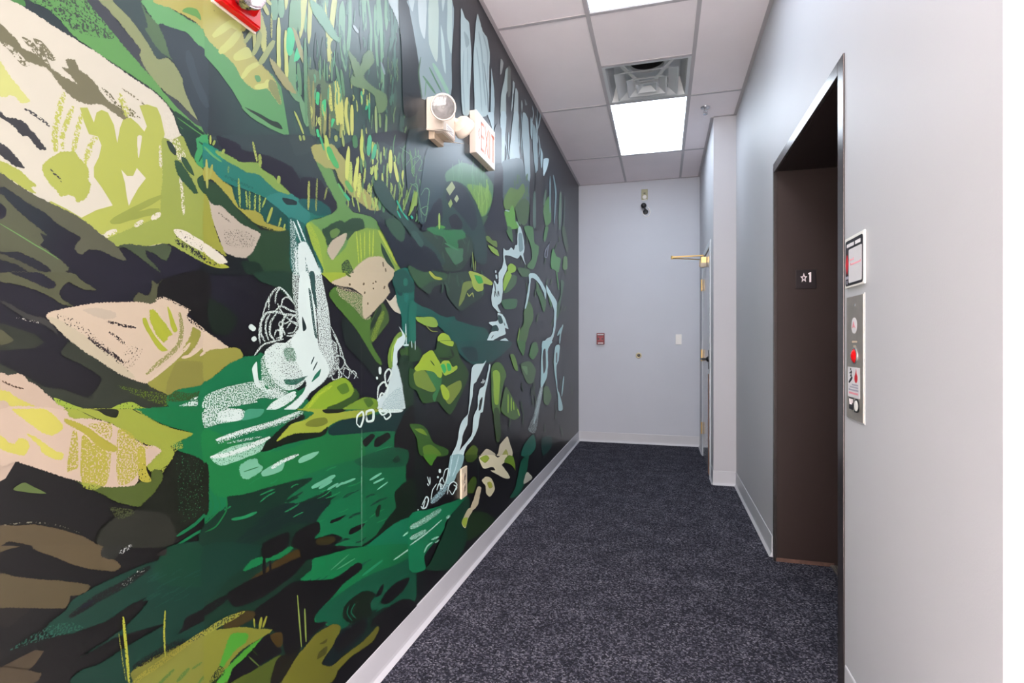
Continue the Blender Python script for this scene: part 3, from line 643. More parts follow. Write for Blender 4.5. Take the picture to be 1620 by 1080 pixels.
# ------------------------------------------------------------------ the mural; some upper slate marks carry glare haze in their colour
MURAL = """@W
P f5eadb -4290 1650 -4290 2100 -4050 2000 -3900 1880 -3740 1735 -3722 1458 -3950 1500
P c8cd67 -4290 1560 -3950 1450 -3725 1445 -3725 1500 -3950 1560 -4290 1680
P efee97 -4200 1700 -3900 1640 -3740 1600 -3740 1550 -4000 1560
P 8a8468 -4200 1950 -4000 1850 -3740 1650 -3760 1600 -4050 1780 -4250 1880
P 696b55 -4290 1500 -3725 1400 -3725 1330 -4290 1380
P 3f433a -4290 1330 -3725 1220 -3725 1180 -4290 1230
P e2c6b3 -4290 1020 -4000 1150 -3725 1140 -3725 985 -4000 930 -4290 900
P e6da6e -4200 1060 -3950 1090 -3740 1080 -3740 1040 -4000 1020
P 6a5c46 -4290 860 -4000 930 -3725 908 -3725 870 -4000 850 -4290 800
P 665a44 -4290 760 -3725 842 -3725 790 -4290 700
P 5d5040 -4290 600 -3725 700 -3725 660 -4290 500
P 23463c -3740 250 -3450 560 -3250 520 -2900 220 -2750 20 -3500 20 -4290 120
P 8f8e44 -3600 590 -3400 560 -3300 480 -3600 300 -3950 180 -3800 420
P 55a03c -3420 520 -3330 480 -3550 280 -3650 320
P 55602c -3330 500 -3100 400 -3050 280 -3400 240
P 6f6c2e -3080 380 -2950 310 -2900 160 -3200 50 -3320 190
P 8fae38 -4100 150 -3900 260 -3850 120 -4050 40
B b8b848 8 -3700 20 -3690 420
B b8b848 8 -4000 20 -3985 520
P 71ad63 -3740 1765 -3610 1795 -3650 2000 -3900 2250 -4290 2500 -4290 2200 -4000 2050
P a3aa7c -3560 1820 -3500 1855 -3560 2150 -3800 2500 -4000 2700 -3900 2350 -3650 2050
P 46585a -3500 1860 -3440 1890 -3500 2150 -3650 2400 -3600 2150
P 7cbf7e -3430 1895 -3380 1920 -3350 2150 -3500 2500 -3700 2700 -3600 2300 -3480 2100
P d3c873 -3375 1925 -3250 2000 -3180 2150 -3250 2400 -3380 2300 -3350 2100
P c8d6da -2900 2650 -2800 2700 -2780 3050 -2940 3050
P a8b8c0 -3330 2750 -3230 2780 -3200 3050 -3360 3050
P c8d6da -3720 2860 -3600 2880 -3580 3050 -3760 3050
P a8b8c0 -4150 2800 -4020 2860 -4020 3050 -4200 3050
P 6fae74 -3150 2200 -3050 2300 -3000 2560 -3120 2500
P dbe6ec -2480 2530 -2400 2545 -2385 3050 -2510 3050
P a8b8c0 -2300 2620 -1900 2850 -1900 3050 -2340 3050
B e4edf2 70 -2210 2660 -2215 3050
B d8e6de 60 -2080 2740 -2080 3050
B e4edf2 40 -1960 2830 -1960 3050
G 7fb28c 30 26 300 90 8 -3200 2150 -2450 2650
G d9dc86 14 20 240 90 10 -3250 2050 -2800 2350
G 5a8676 24 24 260 90 8 -3000 2300 -2450 2900
G 4a5a54 20 40 500 90 6 -4200 2300 -3200 2950
@ 0 0
P 5c9a58 80 -10 180 -10 200 50 130 30
P 71ad63 240 -20 690 -20 830 180 960 340 1080 470 1200 600 1290 730 1400 830 1500 920 1590 1000 1640 1050 1640 1110 1550 1060 1450 970 1380 890 1250 740 1050 600 850 470 700 370 560 260 470 150 360 60
P 45544c/.35 240 -20 680 -20 830 180 900 300 800 300 600 250 480 150 360 60
P 4d5059 680 -20 780 -20 860 90 950 210 1050 320 1110 390 1110 450 1150 540 1190 600 1080 480 960 340 830 180
P a3aa7c 780 -20 900 -20 1000 110 1120 270 1200 390 1240 460 1310 455 1390 530 1440 620 1460 720 1520 860 1560 950 1480 870 1400 790 1300 720 1200 610 1130 500 1105 430 1110 390 1020 270 930 160 850 70
P 46585a 890 -20 1110 -20 1150 100 1200 180 1290 280 1350 430 1310 455 1240 460 1150 310 1050 170 960 80
P 66825f 1110 -20 1150 100 1240 180 1300 300 1340 420 1370 480 1330 450 1260 400 1200 320 1150 230 1170 210 1140 110
P 7cbf7e 1120 -20 1290 -20 1340 60 1430 120 1530 180 1640 240 1640 450 1560 350 1480 260 1380 230 1250 190 1170 90
P d3c873 1220 -20 1640 -20 1640 240 1540 170 1440 110 1340 60 1270 40
P 7cb86c 1480 60 1560 75 1590 160 1540 130 1440 90
P 414d56 1260 190 1380 230 1470 260 1540 340 1640 450 1640 1060 1560 930 1500 810 1450 680 1440 620 1390 520 1340 430 1300 300
B 4a5761 60 1480 400 1540 620 1640 850
P 4f5459 1310 740 1380 780 1470 870 1560 950 1590 1000 1540 980 1450 900 1370 820
P 2f4a3e 1370 880 1500 960 1640 1080 1640 1120 1640 1300 1540 1230 1440 1080
B 67a35c 8 1400 930 1540 1030 1630 1090
B 67a35c 6 1420 1000 1560 1130 1620 1170
P f5eadb -20 -40 60 -10 150 40 300 130 450 230 600 320 750 410 850 480 960 560 1080 640 1200 720 1280 790 1350 880 1390 980 1430 1080 1470 1150 1300 1200 1285 1700 1300 1920 930 1950 790 1850 620 1725 300 1560 130 1460 -20 1365
P 8a8468 -10 190 60 250 130 320 180 390 260 420 330 470 400 540 440 570 500 610 560 640 610 665 560 600 510 560 490 535 540 545 520 470 590 480 620 550 690 600 750 660 800 740 850 800 940 850 1000 900 1010 970 900 890 820 835 770 820 700 825 620 800 560 760 480 680 430 610 370 540 290 510 210 480 130 400 60 350 -10 310
P 8a8468/.45 -10 310 100 380 200 480 230 520 180 520 100 440 50 380 -10 340
P 8a8468/.7 170 290 240 320 300 380 360 450 400 540 330 490 260 410 200 340
P 8a8468/.7 260 300 330 330 390 400 440 470 400 480 340 430 280 350
P 6e6a3a/.5 930 830 1000 840 1060 880 1110 940 1030 920 950 900
P 7a745a/.6 800 690 870 740 930 830 900 820 830 740
B 8a8468/.6 14 960 700 1080 780 1190 870
P efee97 -10 490 50 570 110 650 170 720 230 800 160 810 120 760 70 750 40 765 -10 740
P 47474c -10 875 50 930 120 940 190 970 240 1030 290 1080 330 1140 360 1180 300 1175 230 1110 170 1070 110 1000 50 960 -10 920
B 47474c/.6 24 190 860 260 900 330 950 390 1000
P 47474c -10 1135 60 1170 120 1240 190 1330 110 1310 50 1260 -10 1215
B d3d56c/.6 55 505 730 465 880 430 1080 440 1200
B d3d56c/.6 45 575 840 530 960 490 1080 500 1180
B d3d56c/.6 45 640 900 600 1080 575 1200
B d3d56c/.6 50 760 1080 720 1140 665 1300
S c8cd67 630 850 690 850 740 970 760 890 800 870 850 890 900 990 925 1130 945 1010 970 950 1030 930 1090 980 1140 1040 1160 1000 1100 835 1160 825 1240 850 1270 920 1300 1060 1280 1130 1280 1180 1285 1700 1300 1920 1150 1950 930 1950 790 1850 620 1725 460 1640 380 1600 400 1590 520 1650 640 1720 760 1660 890 1625 850 1560 800 1480 740 1400 740 1320 780 1240 800 1150 770 1080 700 1060 660 960
B d0d36c/.5 50 930 740 980 830 1000 940
P f5eadb 1085 1080 1120 1110 1095 1250 1085 1180
S f5eadb 955 1340 1000 1390 1050 1390 1080 1330 1150 1410 1090 1490 1040 1580 1015 1630 1000 1560 985 1450
P c8cd67 330 1320 360 1280 430 1230 490 1200 590 1205 620 1250 680 1310 700 1380 690 1420 715 1460 700 1520 670 1570 610 1595 580 1550 530 1540 480 1550 440 1500 390 1450 350 1390
B 47474c/.6 16 390 1330 420 1370 460 1400 485 1440
P c8cd67 -10 1275 60 1300 150 1350 230 1420 280 1470 240 1480 280 1530 200 1500 100 1430 -10 1365
P f5eadb/.5 1290 900 1360 900 1400 1000 1420 1080 1440 1180 1300 1160 1310 1020
@ 0 216
P a9b45c 1280 20 1340 30 1440 -40 1500 100 1540 200 1640 340 1640 860 1500 790 1440 740 1340 840 1250 840 1150 870 1050 850 930 870 850 810 1000 740 1150 680 1260 620 1270 500 1285 300
B f5eadb/.35 70 1350 0 1420 120 1440 200
B a8b058 50 870 680 1000 610 1280 470
B a8b058 55 880 680 1050 630 1260 580
B f5eadb/.8 45 790 800 920 740
B f5eadb/.8 35 1060 710 1130 665
B f5eadb/.8 45 1195 655 1268 605
B f5eadb/.7 25 1262 70 1268 250
B f5eadb/.6 25 1420 320 1440 450 1450 620
P 3a5a42 1380 190 1420 200 1470 270 1520 350 1560 440 1530 445 1460 370 1400 290
P 3a5a42 1430 160 1470 175 1510 240 1535 310 1490 280 1440 210
P 3a5a42 1560 330 1640 300 1640 470 1570 400
P 38473f 1315 35 1350 45 1390 110 1385 150 1340 110
P 2e4640 1440 -60 1560 0 1560 80 1530 170 1480 80
P 4bab6c 1550 20 1640 -10 1640 240 1570 230 1535 160 1560 100
B 2f6a52 14 1570 40 1620 90 1570 200
P a9b45c 1340 840 1400 800 1640 930 1640 1010 1400 880
P 2c3038/.55 1380 810 1440 830 1640 950 1640 1000 1400 850
P f5eadb/.92 1370 735 1450 740 1540 790 1640 860 1640 930 1500 860 1400 790
P 6a6a58 -10 285 130 380 300 480 620 640 790 770 920 870 990 975 900 950 800 900 700 890 640 930 590 890 600 850 640 800 580 760 470 700 350 600 230 530 100 440 30 390 -10 400
P 696b55 -10 465 60 510 140 590 280 710 370 780 300 760 240 790 330 870 440 950 540 1040 510 1060 520 1090 400 1090 400 1050 300 980 150 910 -10 840
P 2f2f3b -10 525 45 570 40 630 -10 650
P 5d5d4c -10 925 150 985 300 1060 330 1085 260 1085 130 1010 -10 965
B 7fae68 9 -10 685 150 780 280 860 350 900 460 970
P 55604a 930 870 1020 850 1150 870 1280 850 1350 880 1310 980 1230 930 1150 900 1160 950 1240 1040 1260 1070 1100 950 1000 880
@ 324 0
G 5a8676/.9 50 16 170 90 6 720 20 1620 900
G 486860 40 20 200 88 8 560 300 1600 1060
G 7a9a70/.9 34 10 120 90 8 800 500 1600 1060
G 38494c 36 14 180 90 6 720 300 1620 1060
S 6fae74 -5 230 450 530 530 590 600 690 625 830 665 1080 560 1030 430 960 300 860 210 710 100 560 -5 440
P cfc97a -10 -20 60 -20 70 90 170 160 280 230 330 380 430 500 500 570 560 660 600 830 540 760 480 690 400 710 330 660 280 600 230 510 150 430 60 350 -10 250
P cfc97a 40 -20 200 60 330 190 300 250 200 200 90 110
B e3e68f 60 60 290 200 190 280 230
B e3e68f 60 110 420 200 340 280 240
P e3e68f 230 430 330 370 370 450 240 480
B e3e68f 40 290 620 350 540 430 500
B e3e68f 45 390 690 480 675 500 630
P 6fae74 390 600 430 600 440 640 410 650
P 9a9f6a 510 630 560 660 600 830 540 760 500 690
B 7fb28c 55 545 -20 548 160
B 7fb28c 50 600 -20 602 140
B 7fae84 70 705 -20 695 300
B 7fae84 60 690 400 690 700 760 800
B 7fae84 40 755 780 810 1000
B 7fae84 30 740 -20 745 250
B 6fa078 30 735 500 755 750
B 6fa078 26 790 300 800 980
P d9dc86 420 90 440 100 480 240 480 430 450 380 430 250
B d9dc86 28 385 200 392 400
B b0bb7c 45 545 320 480 430 430 510
B b8c280 40 430 250 420 340 375 440
B b8c280 35 310 340 370 250
B d9dc86 30 440 -10 500 120
B d9dc86 25 480 -10 522 40
B d9dc86/.7 16 525 100 525 300
B e0e68a 30 582 140 580 400 585 560
B e0e68a 30 637 240 640 450 645 620
P b4ae7c 510 460 590 540 650 620 720 740 640 700 560 590
P 55ddA0 650 230 680 225 710 290 690 420 660 440 640 380
P 55dda0 720 390 750 350 770 390 740 470 700 485
P b4b07c 690 220 725 260 770 400 772 500 735 400
P 7fb494 830 -10 920 60 990 180 1065 330 1000 300 930 210 850 90
B 6fa078 12 910 440 910 640
B 6fa078 12 942 470 945 640
B 6fa078 12 962 500 966 640
B 6fa078 16 1000 480 1002 640
B 6fa078 20 1035 520 1070 700
B 6fa078 22 1075 550 1100 760
P 6c8464 810 580 900 570 960 660 1040 660 1100 760 1170 1000 1100 1060 1000 1010 900 1070 825 1030
P 3f4a4c 870 940 880 700 910 690 905 1080 880 1080
P 3f4a4c 960 800 980 880 975 1080 962 1080
B 9a9866/.8 18 815 600 830 800 850 1020
B a0a068 20 855 640 860 1000
B 9a9866/.8 18 915 740 915 1090
B a8a86a 20 955 850 940 1090
B 9a9866/.8 18 985 900 985 1090
P 4fd890 880 730 905 740 895 830 875 810
P 4fd890 925 800 955 790 950 900 930 915 920 860
P 4fd890 1000 940 1025 945 1000 1008
B 4fd890 20 885 1020 897 1085
B 45c090 20 1237 720 1240 825
B 45c090 22 1270 870 1300 790
B 45c090 12 1298 820 1298 945
B e0e07a/.8 26 985 670 990 800 1002 880
P dfe07f 1030 640 1060 700 1090 840 1095 1030 1060 960 1045 990 1028 850
B b0b06a 24 1080 980 1070 1090
B dfe07f 25 1122 770 1112 900 1140 1070
B dfe07f 28 1160 830 1162 1070
B c8d47a 16 1240 1020 1240 1090
B c8d47a 15 705 880 740 960 778 1060
B a8c088 20 1348 840 1355 1060
B 8fae78 18 1380 900 1385 1010
B 8fae78 16 1435 920 1430 1060
G c8d47a/.9 22 12 90 88 6 820 620 1300 1050
G 6fb088 14 12 110 88 6 700 300 1100 900
P 7c9a72 1130 400 1200 480 1230 520 1260 430 1310 400 1335 490 1250 600 1330 690 1420 740 1440 800 1420 870 1370 890 1340 760 1280 710 1160 670 1160 590 1185 605
P dbe6ec 1450 -10 1535 -10 1550 180 1562 345 1535 210 1490 90
P 8a9c80 1565 580 1600 580 1620 700 1625 900 1590 860
B c0ccd4 22 1170 200 1212 260
B a0b0b8 15 1390 490 1422 590
P 74ae78 290 845 420 920 560 1010 650 1075 500 1010 380 940 310 880
P 35443e 310 848 420 895 530 955 580 970 612 1022 540 1000 430 930
@ 324 216
P 3f4c50 80 -30 840 -30 850 120 880 200 940 330 1040 520 1030 560 980 480 800 480 740 340 680 240 560 180 440 140 250 90 130 60
P 465355 670 0 840 0 850 110 720 150 690 80
P 2c2a38 90 -20 260 60 300 110 450 140 560 180 680 240 740 330 800 490 700 480 600 390 450 250 380 210 270 200 160 130
P 2c2c38 760 330 900 340 960 420 1042 520 1040 575 980 622 880 620 780 520
P 2b313c 1040 100 1640 -20 1640 1100 1520 1000 1400 740 1300 620 1140 540
P 37464c 1250 100 1400 50 1500 90 1640 40 1640 620 1500 640 1300 420
P 2f7f74 -10 60 100 130 260 200 350 260 430 300 500 370 600 430 680 460 760 510 880 600 990 625 860 650 800 700 790 740 780 840 740 840 660 650 600 600 560 560 480 490 350 430 200 380 100 330 -10 250
P 3d8a84 480 480 650 440 800 560 830 640 760 700 660 640 570 560
P 1f5a55 190 390 350 440 480 500 600 590 660 660 670 745 560 720 460 680 430 620 290 570 230 500 200 420
P 27605f 740 500 880 500 980 560 990 620 880 620 780 560
B 256b62/.6 24 150 310 260 360 380 410
P 2f9a80 -10 50 120 120 260 200 330 250 200 200 60 150 -10 100
B 6fb070 16 -10 80 60 150 130 200
P 8fae5a 80 110 200 160 280 205 360 205 410 210 450 260 540 320 600 380 660 440 660 455 580 430 500 370 440 310 400 290 330 280 260 240 180 200 100 140
P 36503a -10 355 80 370 150 430 220 520 300 610 400 690 440 740 640 745 670 760 690 1100 340 1100 300 990 380 900 410 830 430 770 300 720 150 580 60 540 -10 450
P b0a950 -10 245 60 270 120 340 200 400 220 460 260 560 320 580 400 590 450 630 470 680 560 710 640 735 560 745 480 730 400 690 320 620 240 550 180 470 100 380 40 330 -10 345
B 2f3a30/.5 20 250 570 380 690 560 745
P 1f2b2e 150 900 320 960 400 1100 -10 1100 -10 1010 180 1040
P 26382f 290 990 420 1000 460 1100 330 1100
P cbbcae 20 500 60 540 120 550 200 620 300 700 430 765 410 830 370 910 320 955 250 950 180 925 140 900 110 800 50 650 10 530
P 6f655c/.2 150 740 300 740 390 800 370 870 250 880 160 840
B 6f655c/.4 16 100 600 200 680
P a9a94c -10 470 20 500 60 680 110 830 165 945 100 900 -10 845
P b5b84a -10 905 100 985 190 1032 110 1042 -10 1000
P 2b3038/.4 -10 930 80 990 120 1030 -10 990
P f0e6d6 -10 845 60 885 130 940 172 992 100 1000 -10 910
B b0c060/.8 18 262 330 275 560
B b0c060/.7 16 320 430 330 560
B b0c060/.7 16 350 430 350 580
B b0c060/.7 18 395 450 390 590
B b0c060/.7 16 430 460 430 600
B b0c060/.7 16 480 480 450 560
B b0b858 24 530 560 490 680
B b0c060/.8 16 600 640 580 710
B b0c060/.8 16 630 690 620 740
B c0cc70/.8 18 375 40 410 200
B a8b860/.9 28 430 140 435 240
B a8b860 28 582 310 580 372
B b8c068/.8 20 820 350 815 580
B a0aa60/.7 16 885 330 875 590
B a0aa60/.7 16 965 400 940 500
B a8b860 22 150 100 130 140
B a8b860/.7 14 185 230 180 290
B b8b860 20 55 220 30 340
B c0c068 22 8 180 15 410
B c0c868 16 40 -10 40 60
B a8b860 18 75 30 60 70
P 2c3c40 610 485 660 490 720 510 720 540 650 540 615 510
P b3b06e 840 80 920 60 1010 65 1050 120 1110 200 1130 300 1200 420 1190 490 1150 460 1060 340 1030 260 950 250 880 200 850 130
P 6f9c5c 880 200 950 250 1000 260 1040 370 1090 440 1140 540 1170 600 1280 620 1350 660 1390 740 1460 870 1520 1000 1500 1100 920 1100 880 980 840 830 800 720 830 670 900 650 990 620 1040 580 1040 520 960 370 920 280
P 8fae4e 800 705 840 680 950 790 960 930 1010 970 1110 880 1180 740 1380 740 1460 880 1520 1010 1500 1100 920 1100 850 870
P a9c04c/.7 800 710 830 690 900 830 930 1000 950 1100 920 1100 860 900
P 35503c 925 740 960 720 1000 690 1070 665 1100 680 1160 650 1240 655 1258 720 1200 745 1110 760 1060 790 1000 830 970 862 950 800
P 6f9050 985 750 1040 725 1067 750 1040 790 1000 802
P 3f5a40 1115 760 1180 750 1150 790 1120 820
P c9baa6 1000 830 1060 790 1112 765 1110 810 1080 870 1010 972 980 940 968 900
P d0bfa5 1170 1100 1180 1050 1230 1000 1290 960 1390 950 1440 1000 1490 1100
B 7a6a58 12 1405 990 1410 1030
B 7a6a58 12 1425 1040 1430 1070
B c8d850/.8 9 1195 750 1215 1000
B c8d850/.8 9 1225 760 1235 990
B c8d850/.8 9 1260 750 1260 960
B c8d850/.8 9 1300 740 1300 950
B c8d850/.8 9 1330 740 1325 950
P 2a4838/.7 1080 1010 1130 975 1175 1090 1090 1100
P 2f4a38 1390 840 1430 910 1500 1050 1440 1000 1400 920
B bccb55/.85 22 1370 740 1440 870 1518 1015
P 39434a 1110 520 1190 480 1260 540 1360 570 1440 600 1560 700 1572 800 1540 820 1480 760 1400 700 1330 640 1240 610 1170 590
P 3a4f4c 1440 600 1540 680 1577 760 1550 822 1500 790 1470 700 1380 620
P b0a96a 1190 490 1230 400 1290 450 1350 530 1380 580 1300 575 1240 530
G 5f8a60 40 12 140 88 10 1200 20 1620 600
G b8d070/.9 36 12 110 86 8 1080 80 1580 540
P dfe57a 1130 75 1145 120 1140 250 1125 340 1105 310 1110 180
P dfe57a 1210 155 1216 220 1192 430 1170 380 1185 250
B c8d870/.9 28 1150 200 1150 390
B dfe57a/.9 30 1222 290 1210 480
B d8e070 26 1240 -10 1235 100 1250 190
B c8d870/.8 16 1265 250 1255 370
B dfe57a 30 1466 105 1465 290
B dfe57a 24 1495 200 1525 360
B c8d870 16 1400 290 1406 415
B c8d870 18 1325 40 1325 220
B c8d870 22 1346 225 1350 345
B c8d870 18 1330 230 1315 305
B d8e070 16 1565 265 1560 340
B a8c070/.7 14 1440 300 1435 520
B a8c070/.7 14 1470 370 1465 540
B a8c070/.8 14 1505 380 1480 600
B 8fae70/.7 12 1540 400 1530 540
B 8fae70/.8 14 1610 380 1560 600
B c8d870/.7 16 1312 390 1310 480
B c8d870/.7 14 1290 380 1285 455
B b0c878 12 1390 120 1388 220
B b0c878 14 1360 100 1360 190
B c8dc70 34 950 -10 982 185
B 45c088 16 905 -10 940 110
B 58c070 42 970 80 1000 160 1050 250
B 6fb868 34 1110 350 1165 440
B 45c090 22 1090 440 1142 505
B 6fc070 16 1050 370 1100 460
B 55c090 34 1302 -10 1290 150
B 4fc090 30 1347 60 1325 180
B 3cc8a0 18 1515 505 1555 600 1605 655
B 3cc8a0 16 1515 580 1542 640
B 4f8a58 40 1180 -10 1188 90
B 5a8060 24 1325 340 1352 450
B 6a9a6a 24 1380 480 1380 580
B 5a8a60 22 1412 520 1410 600
B b0c070 26 1032 -10 1035 40
B b0c070 18 1085 -10 1095 80
B b0c070 18 745 -10 755 35
B b0c070 18 775 -10 782 30
B 6a9070/.6 18 1560 100 1640 20
B 6a9070/.6 16 1600 60 1580 240
B 5f8068/.6 14 1530 120 1545 300
P 2b6a64 660 640 780 690 790 760 860 900 930 1100 690 1100 670 800
P e8f6f4/.35 668 660 715 760 740 1100 688 1100
B e8f6f4/.8 14 695 670 760 840
B e8f6f4/.8 14 725 660 792 825
P e9f6f5 740 850 790 835 820 880 860 960 915 1100 830 1100 800 1000 790 950 790 1100 740 1100 733 950
P e9f6f5/.4 790 940 840 920 920 1100 790 1100
B e9f6f5/.8 22 715 880 722 1100
P 254a44 785 710 800 720 850 880 905 1060 860 950 800 800
@ 0 432
P 65664e -10 -20 530 -20 640 60 750 130 640 120 540 70 480 110 460 160 490 210 580 265 480 240 400 190 300 140 150 90 -10 60
P 2f2f3b 80 -20 290 -20 360 30 430 80 420 115 370 120 260 70 140 20
P 4b4a48 -10 215 80 250 200 320 350 360 430 440 445 480 330 400 200 360 60 270
B d8d0c8/.4 16 110 350 230 375 310 395
P 66654d -10 445 60 490 100 530 40 560 -10 560
P 3f433a -10 720 200 820 350 900 500 920 690 985 790 860 780 810 640 720 480 640 560 540 750 660 1000 820 1160 870 1330 960 1340 1040 1100 1100 500 1100 400 980 200 850 -10 800
P 5f604a 1050 225 1090 155 1160 180 1200 110 1195 60 1240 90 1280 50 1260 160 1220 250 1150 245
P 1c2428 1280 55 1640 -20 1640 470 1480 300 1300 210 1240 200
P 1f7a50 1320 970 1390 915 1500 880 1640 850 1640 1100 1380 1070 1310 1030
P 46552e/.6 1350 930 1500 950 1640 910 1640 960 1450 1010 1330 1010
P e3cbb5 360 330 420 300 560 270 740 240 950 230 1110 232 1190 245 1280 200 1370 240 1480 290 1470 340 1500 390 1560 430 1640 500 1640 620 1560 640 1400 700 1280 790 1170 870 1050 840 930 790 780 690 650 600 500 480 400 390
P d8c8ae 370 350 480 380 700 520 880 660 1000 760 1060 830 930 790 780 690 650 610 500 490
P d6c3b0 650 290 760 275 900 310 905 350 820 362 720 330
P 3a3430/.16 420 320 600 370 800 540 1000 720 960 730 800 620 650 480 500 400
B 3a3236/.75 28 680 500 800 590 900 650 970 710
B 3a3236/.65 24 840 380 950 410 1070 432
B 3a3236/.5 28 855 465 920 510 985 565
P 3a3430/.14 1000 580 1120 600 1060 720 1000 780 960 700
P 2f3030/.4 700 650 820 740 1000 830 1160 880 1050 860 850 770
P e3cbb5/.55 1225 205 1290 185 1400 235 1505 295 1400 300 1260 255
P e3cbb5/.5 1470 340 1640 470 1640 545 1540 470
P b8bd45 1122 358 1150 358 1180 430 1230 510 1290 580 1322 610 1270 617 1230 580 1180 500 1130 410
P b8bd45 1178 300 1212 292 1260 350 1300 400 1355 485 1325 495 1312 530 1280 542 1230 480 1190 390
P b8bd45 1318 268 1340 290 1370 370 1397 450 1370 467 1340 400
B a09c60/.75 38 1412 310 1432 430 1410 560 1340 640 1240 720 1150 800
P a09c4e 1165 872 1280 780 1400 680 1440 600 1500 500 1520 430 1580 470 1550 560 1480 650 1560 620 1640 580 1640 860 1500 880 1390 920 1330 960 1250 925
P 948f4c 1310 900 1400 700 1640 720 1640 860 1390 920 1330 960
B e3cbb5 24 1430 668 1500 650 1580 590
B e3cbb5 20 1575 655 1640 600
B e3cbb5/.9 26 1180 850 1330 720 1440 620 1500 550
B e4f2ee/.55 45 1400 1065 1650 1000
B e4f2ee/.5 20 1500 1000 1650 955
P 6a8030/.4 920 890 1100 920 1300 960 1320 1050 1150 1000
P a9c04a/.9 420 985 520 1020 620 1060 720 1100 480 1100 440 1030
P a9c04a/.9 890 1060 960 1030 1040 1018 1120 1060 1220 1100 885 1100
P e0c4b0 -10 800 60 810 130 795 190 820 220 860 290 890 350 950 400 990 450 1040 495 1100 -10 1100
P e6da70 -10 930 60 940 150 1000 280 1060 290 1100 120 1100 40 1010 -10 1000
B 6a5040/.6 16 -5 843 90 890 180 915
@ 324 432
P 2c4438 390 -20 690 -20 705 160 725 270 640 180 560 110 480 80 430 60
P 24302a 40 200 250 350 180 480 60 470 20 330
P e0c8b0 -10 470 60 500 130 550 182 592 120 630 -10 640
P 222c2a 1090 350 1300 560 1400 760 1380 870 1240 700 1110 560
P 1f7850 -10 850 100 790 190 710 290 665 400 655 460 640 700 900 820 1100 -10 1100
P a09c4e -10 640 100 600 250 593 292 660 190 710 100 780 -10 852
B e0c8b0/.8 30 -10 600 60 580 150 590
P e4f2ee/.5 -10 980 100 920 250 880 420 855 560 900 620 960 500 1000 300 1040 -10 1100
P e4f2ee/.7 420 850 480 870 620 960 560 990 440 920
P 1f7850 470 880 560 880 540 910 480 912
P 1f7850 400 1000 480 983 522 1010 440 1032
P e4f2ee/.92 480 1100 520 1030 600 980 700 933 722 960 680 1010 600 1060 540 1100
P e4f2ee/.5 690 -10 770 -10 750 300 740 440 700 240
P e4f2ee/.75 470 620 560 550 620 560 740 480 800 700 780 860 700 920 620 920 540 850 480 740
P e4f2ee/.45 420 730 480 640 560 850 640 930 700 1000 560 950 440 850
P e4f2ee/.9 470 640 560 560 640 560 590 680 600 780 640 880 560 840 500 740
P e6f3f1 750 -10 812 -10 840 150 870 300 880 480 900 600 960 700 980 780 930 860 830 940 760 1030 700 1100 620 1100 700 1020 760 960 800 880 780 820 750 750 720 700 690 600 680 530 740 430 730 250 740 100
P e6f3f1/.65 855 -10 912 -10 940 120 970 260 990 420 1000 560 1020 700 980 780 920 700 900 620 890 420 870 200
P e6f3f1/.4 960 500 1030 560 1060 700 1020 800 960 820 940 650
P 1f7850/.5 620 600 700 595 715 690 640 690
P 2a7a60 838 862 870 800 912 755 900 810
P 2a6a58/.7 620 840 700 840 810 810 720 880 640 880
P 1f7850 715 945 790 900 760 960 720 962
P 3a5a58 825 -10 862 -10 870 130 882 280 850 180
P 3a5a58/.85 815 125 835 150 855 300 882 510 860 480 838 330
P 2c3a3c 765 340 800 430 770 455
B 2c4a48 10 860 660 835 720
B 2c4a48 10 885 700 850 770
P 1f7850 410 670 430 660 442 820 420 825
P e4f2ee 368 760 405 700 412 800 432 900 395 885
B e4f2ee/.65 16 450 330 490 220 540 140 590 115 660 180 725 280
B e4f2ee/.65 14 550 240 560 160 590 118
B e4f2ee/.65 14 500 290 505 200 540 140
B e4f2ee/.65 14 600 260 610 210 650 190 705 240
B e4f2ee/.65 16 550 300 600 260 660 290 720 310
B e4f2ee/.65 20 430 560 425 470 450 350 500 310 580 310 650 330 740 330
B e4f2ee/.65 18 470 540 440 480 440 390 480 315
B e4f2ee/.65 16 500 530 475 460 480 380 510 320
B e4f2ee/.65 18 545 530 510 480 515 390 560 320
B e4f2ee/.65 14 570 240 610 320 680 380 740 420
B e4f2ee/.65 18 630 490 605 400 640 330 710 340 745 420 700 490 640 495
B e4f2ee/.65 12 640 440 680 385 725 400 700 465 650 475
B e4f2ee/.65 14 600 400 650 390 700 330
B e4f2ee/.9 30 585 420 600 390 595 520
B e4f2ee/.65 14 545 500 560 450 600 460 605 500 560 515
B e4f2ee/.65 16 385 650 450 570 520 545 620 520
B e4f2ee/.6 10 990 420 1030 500 1070 590 1105 710 1150 770 1210 830
B e4f2ee/.6 12 990 540 1030 555 1035 620 995 640 970 590
B e4f2ee/.6 12 1010 480 1060 580 1070 650
B e4f2ee/.6 12 1000 680 1060 650 1105 700 1070 760 1000 740
B e4f2ee/.6 14 985 780 1010 840 1055 830 1050 740 1010 690
B e4f2ee/.6 10 1090 800 1100 750 1140 770 1130 830 1090 800
B e4f2ee/.6 10 1150 800 1170 770 1195 800 1175 835
B e4f2ee/.6 12 1040 740 1080 800 1060 840
B e4f2ee 42 345 412 392 450
B e4f2ee 40 372 505 395 535
P 557a38 980 160 1030 110 1100 140 1240 180 1260 360 1310 350 1310 550 1380 680 1392 725 1340 680 1270 560 1200 450 1100 330 1020 240
P a9bc45 920 -20 1120 -20 1100 40 1000 75 960 40
P d0bfa5 1000 70 1100 30 1190 -20 1500 -20 1480 40 1440 90 1455 150 1390 240 1320 310 1280 350 1250 350 1240 240 1240 170 1150 110 1060 100
P d0bfa5/.4 1040 105 1240 170 1310 345 1250 365 1180 280 1060 180
B 5a7038 16 1110 0 1150 30
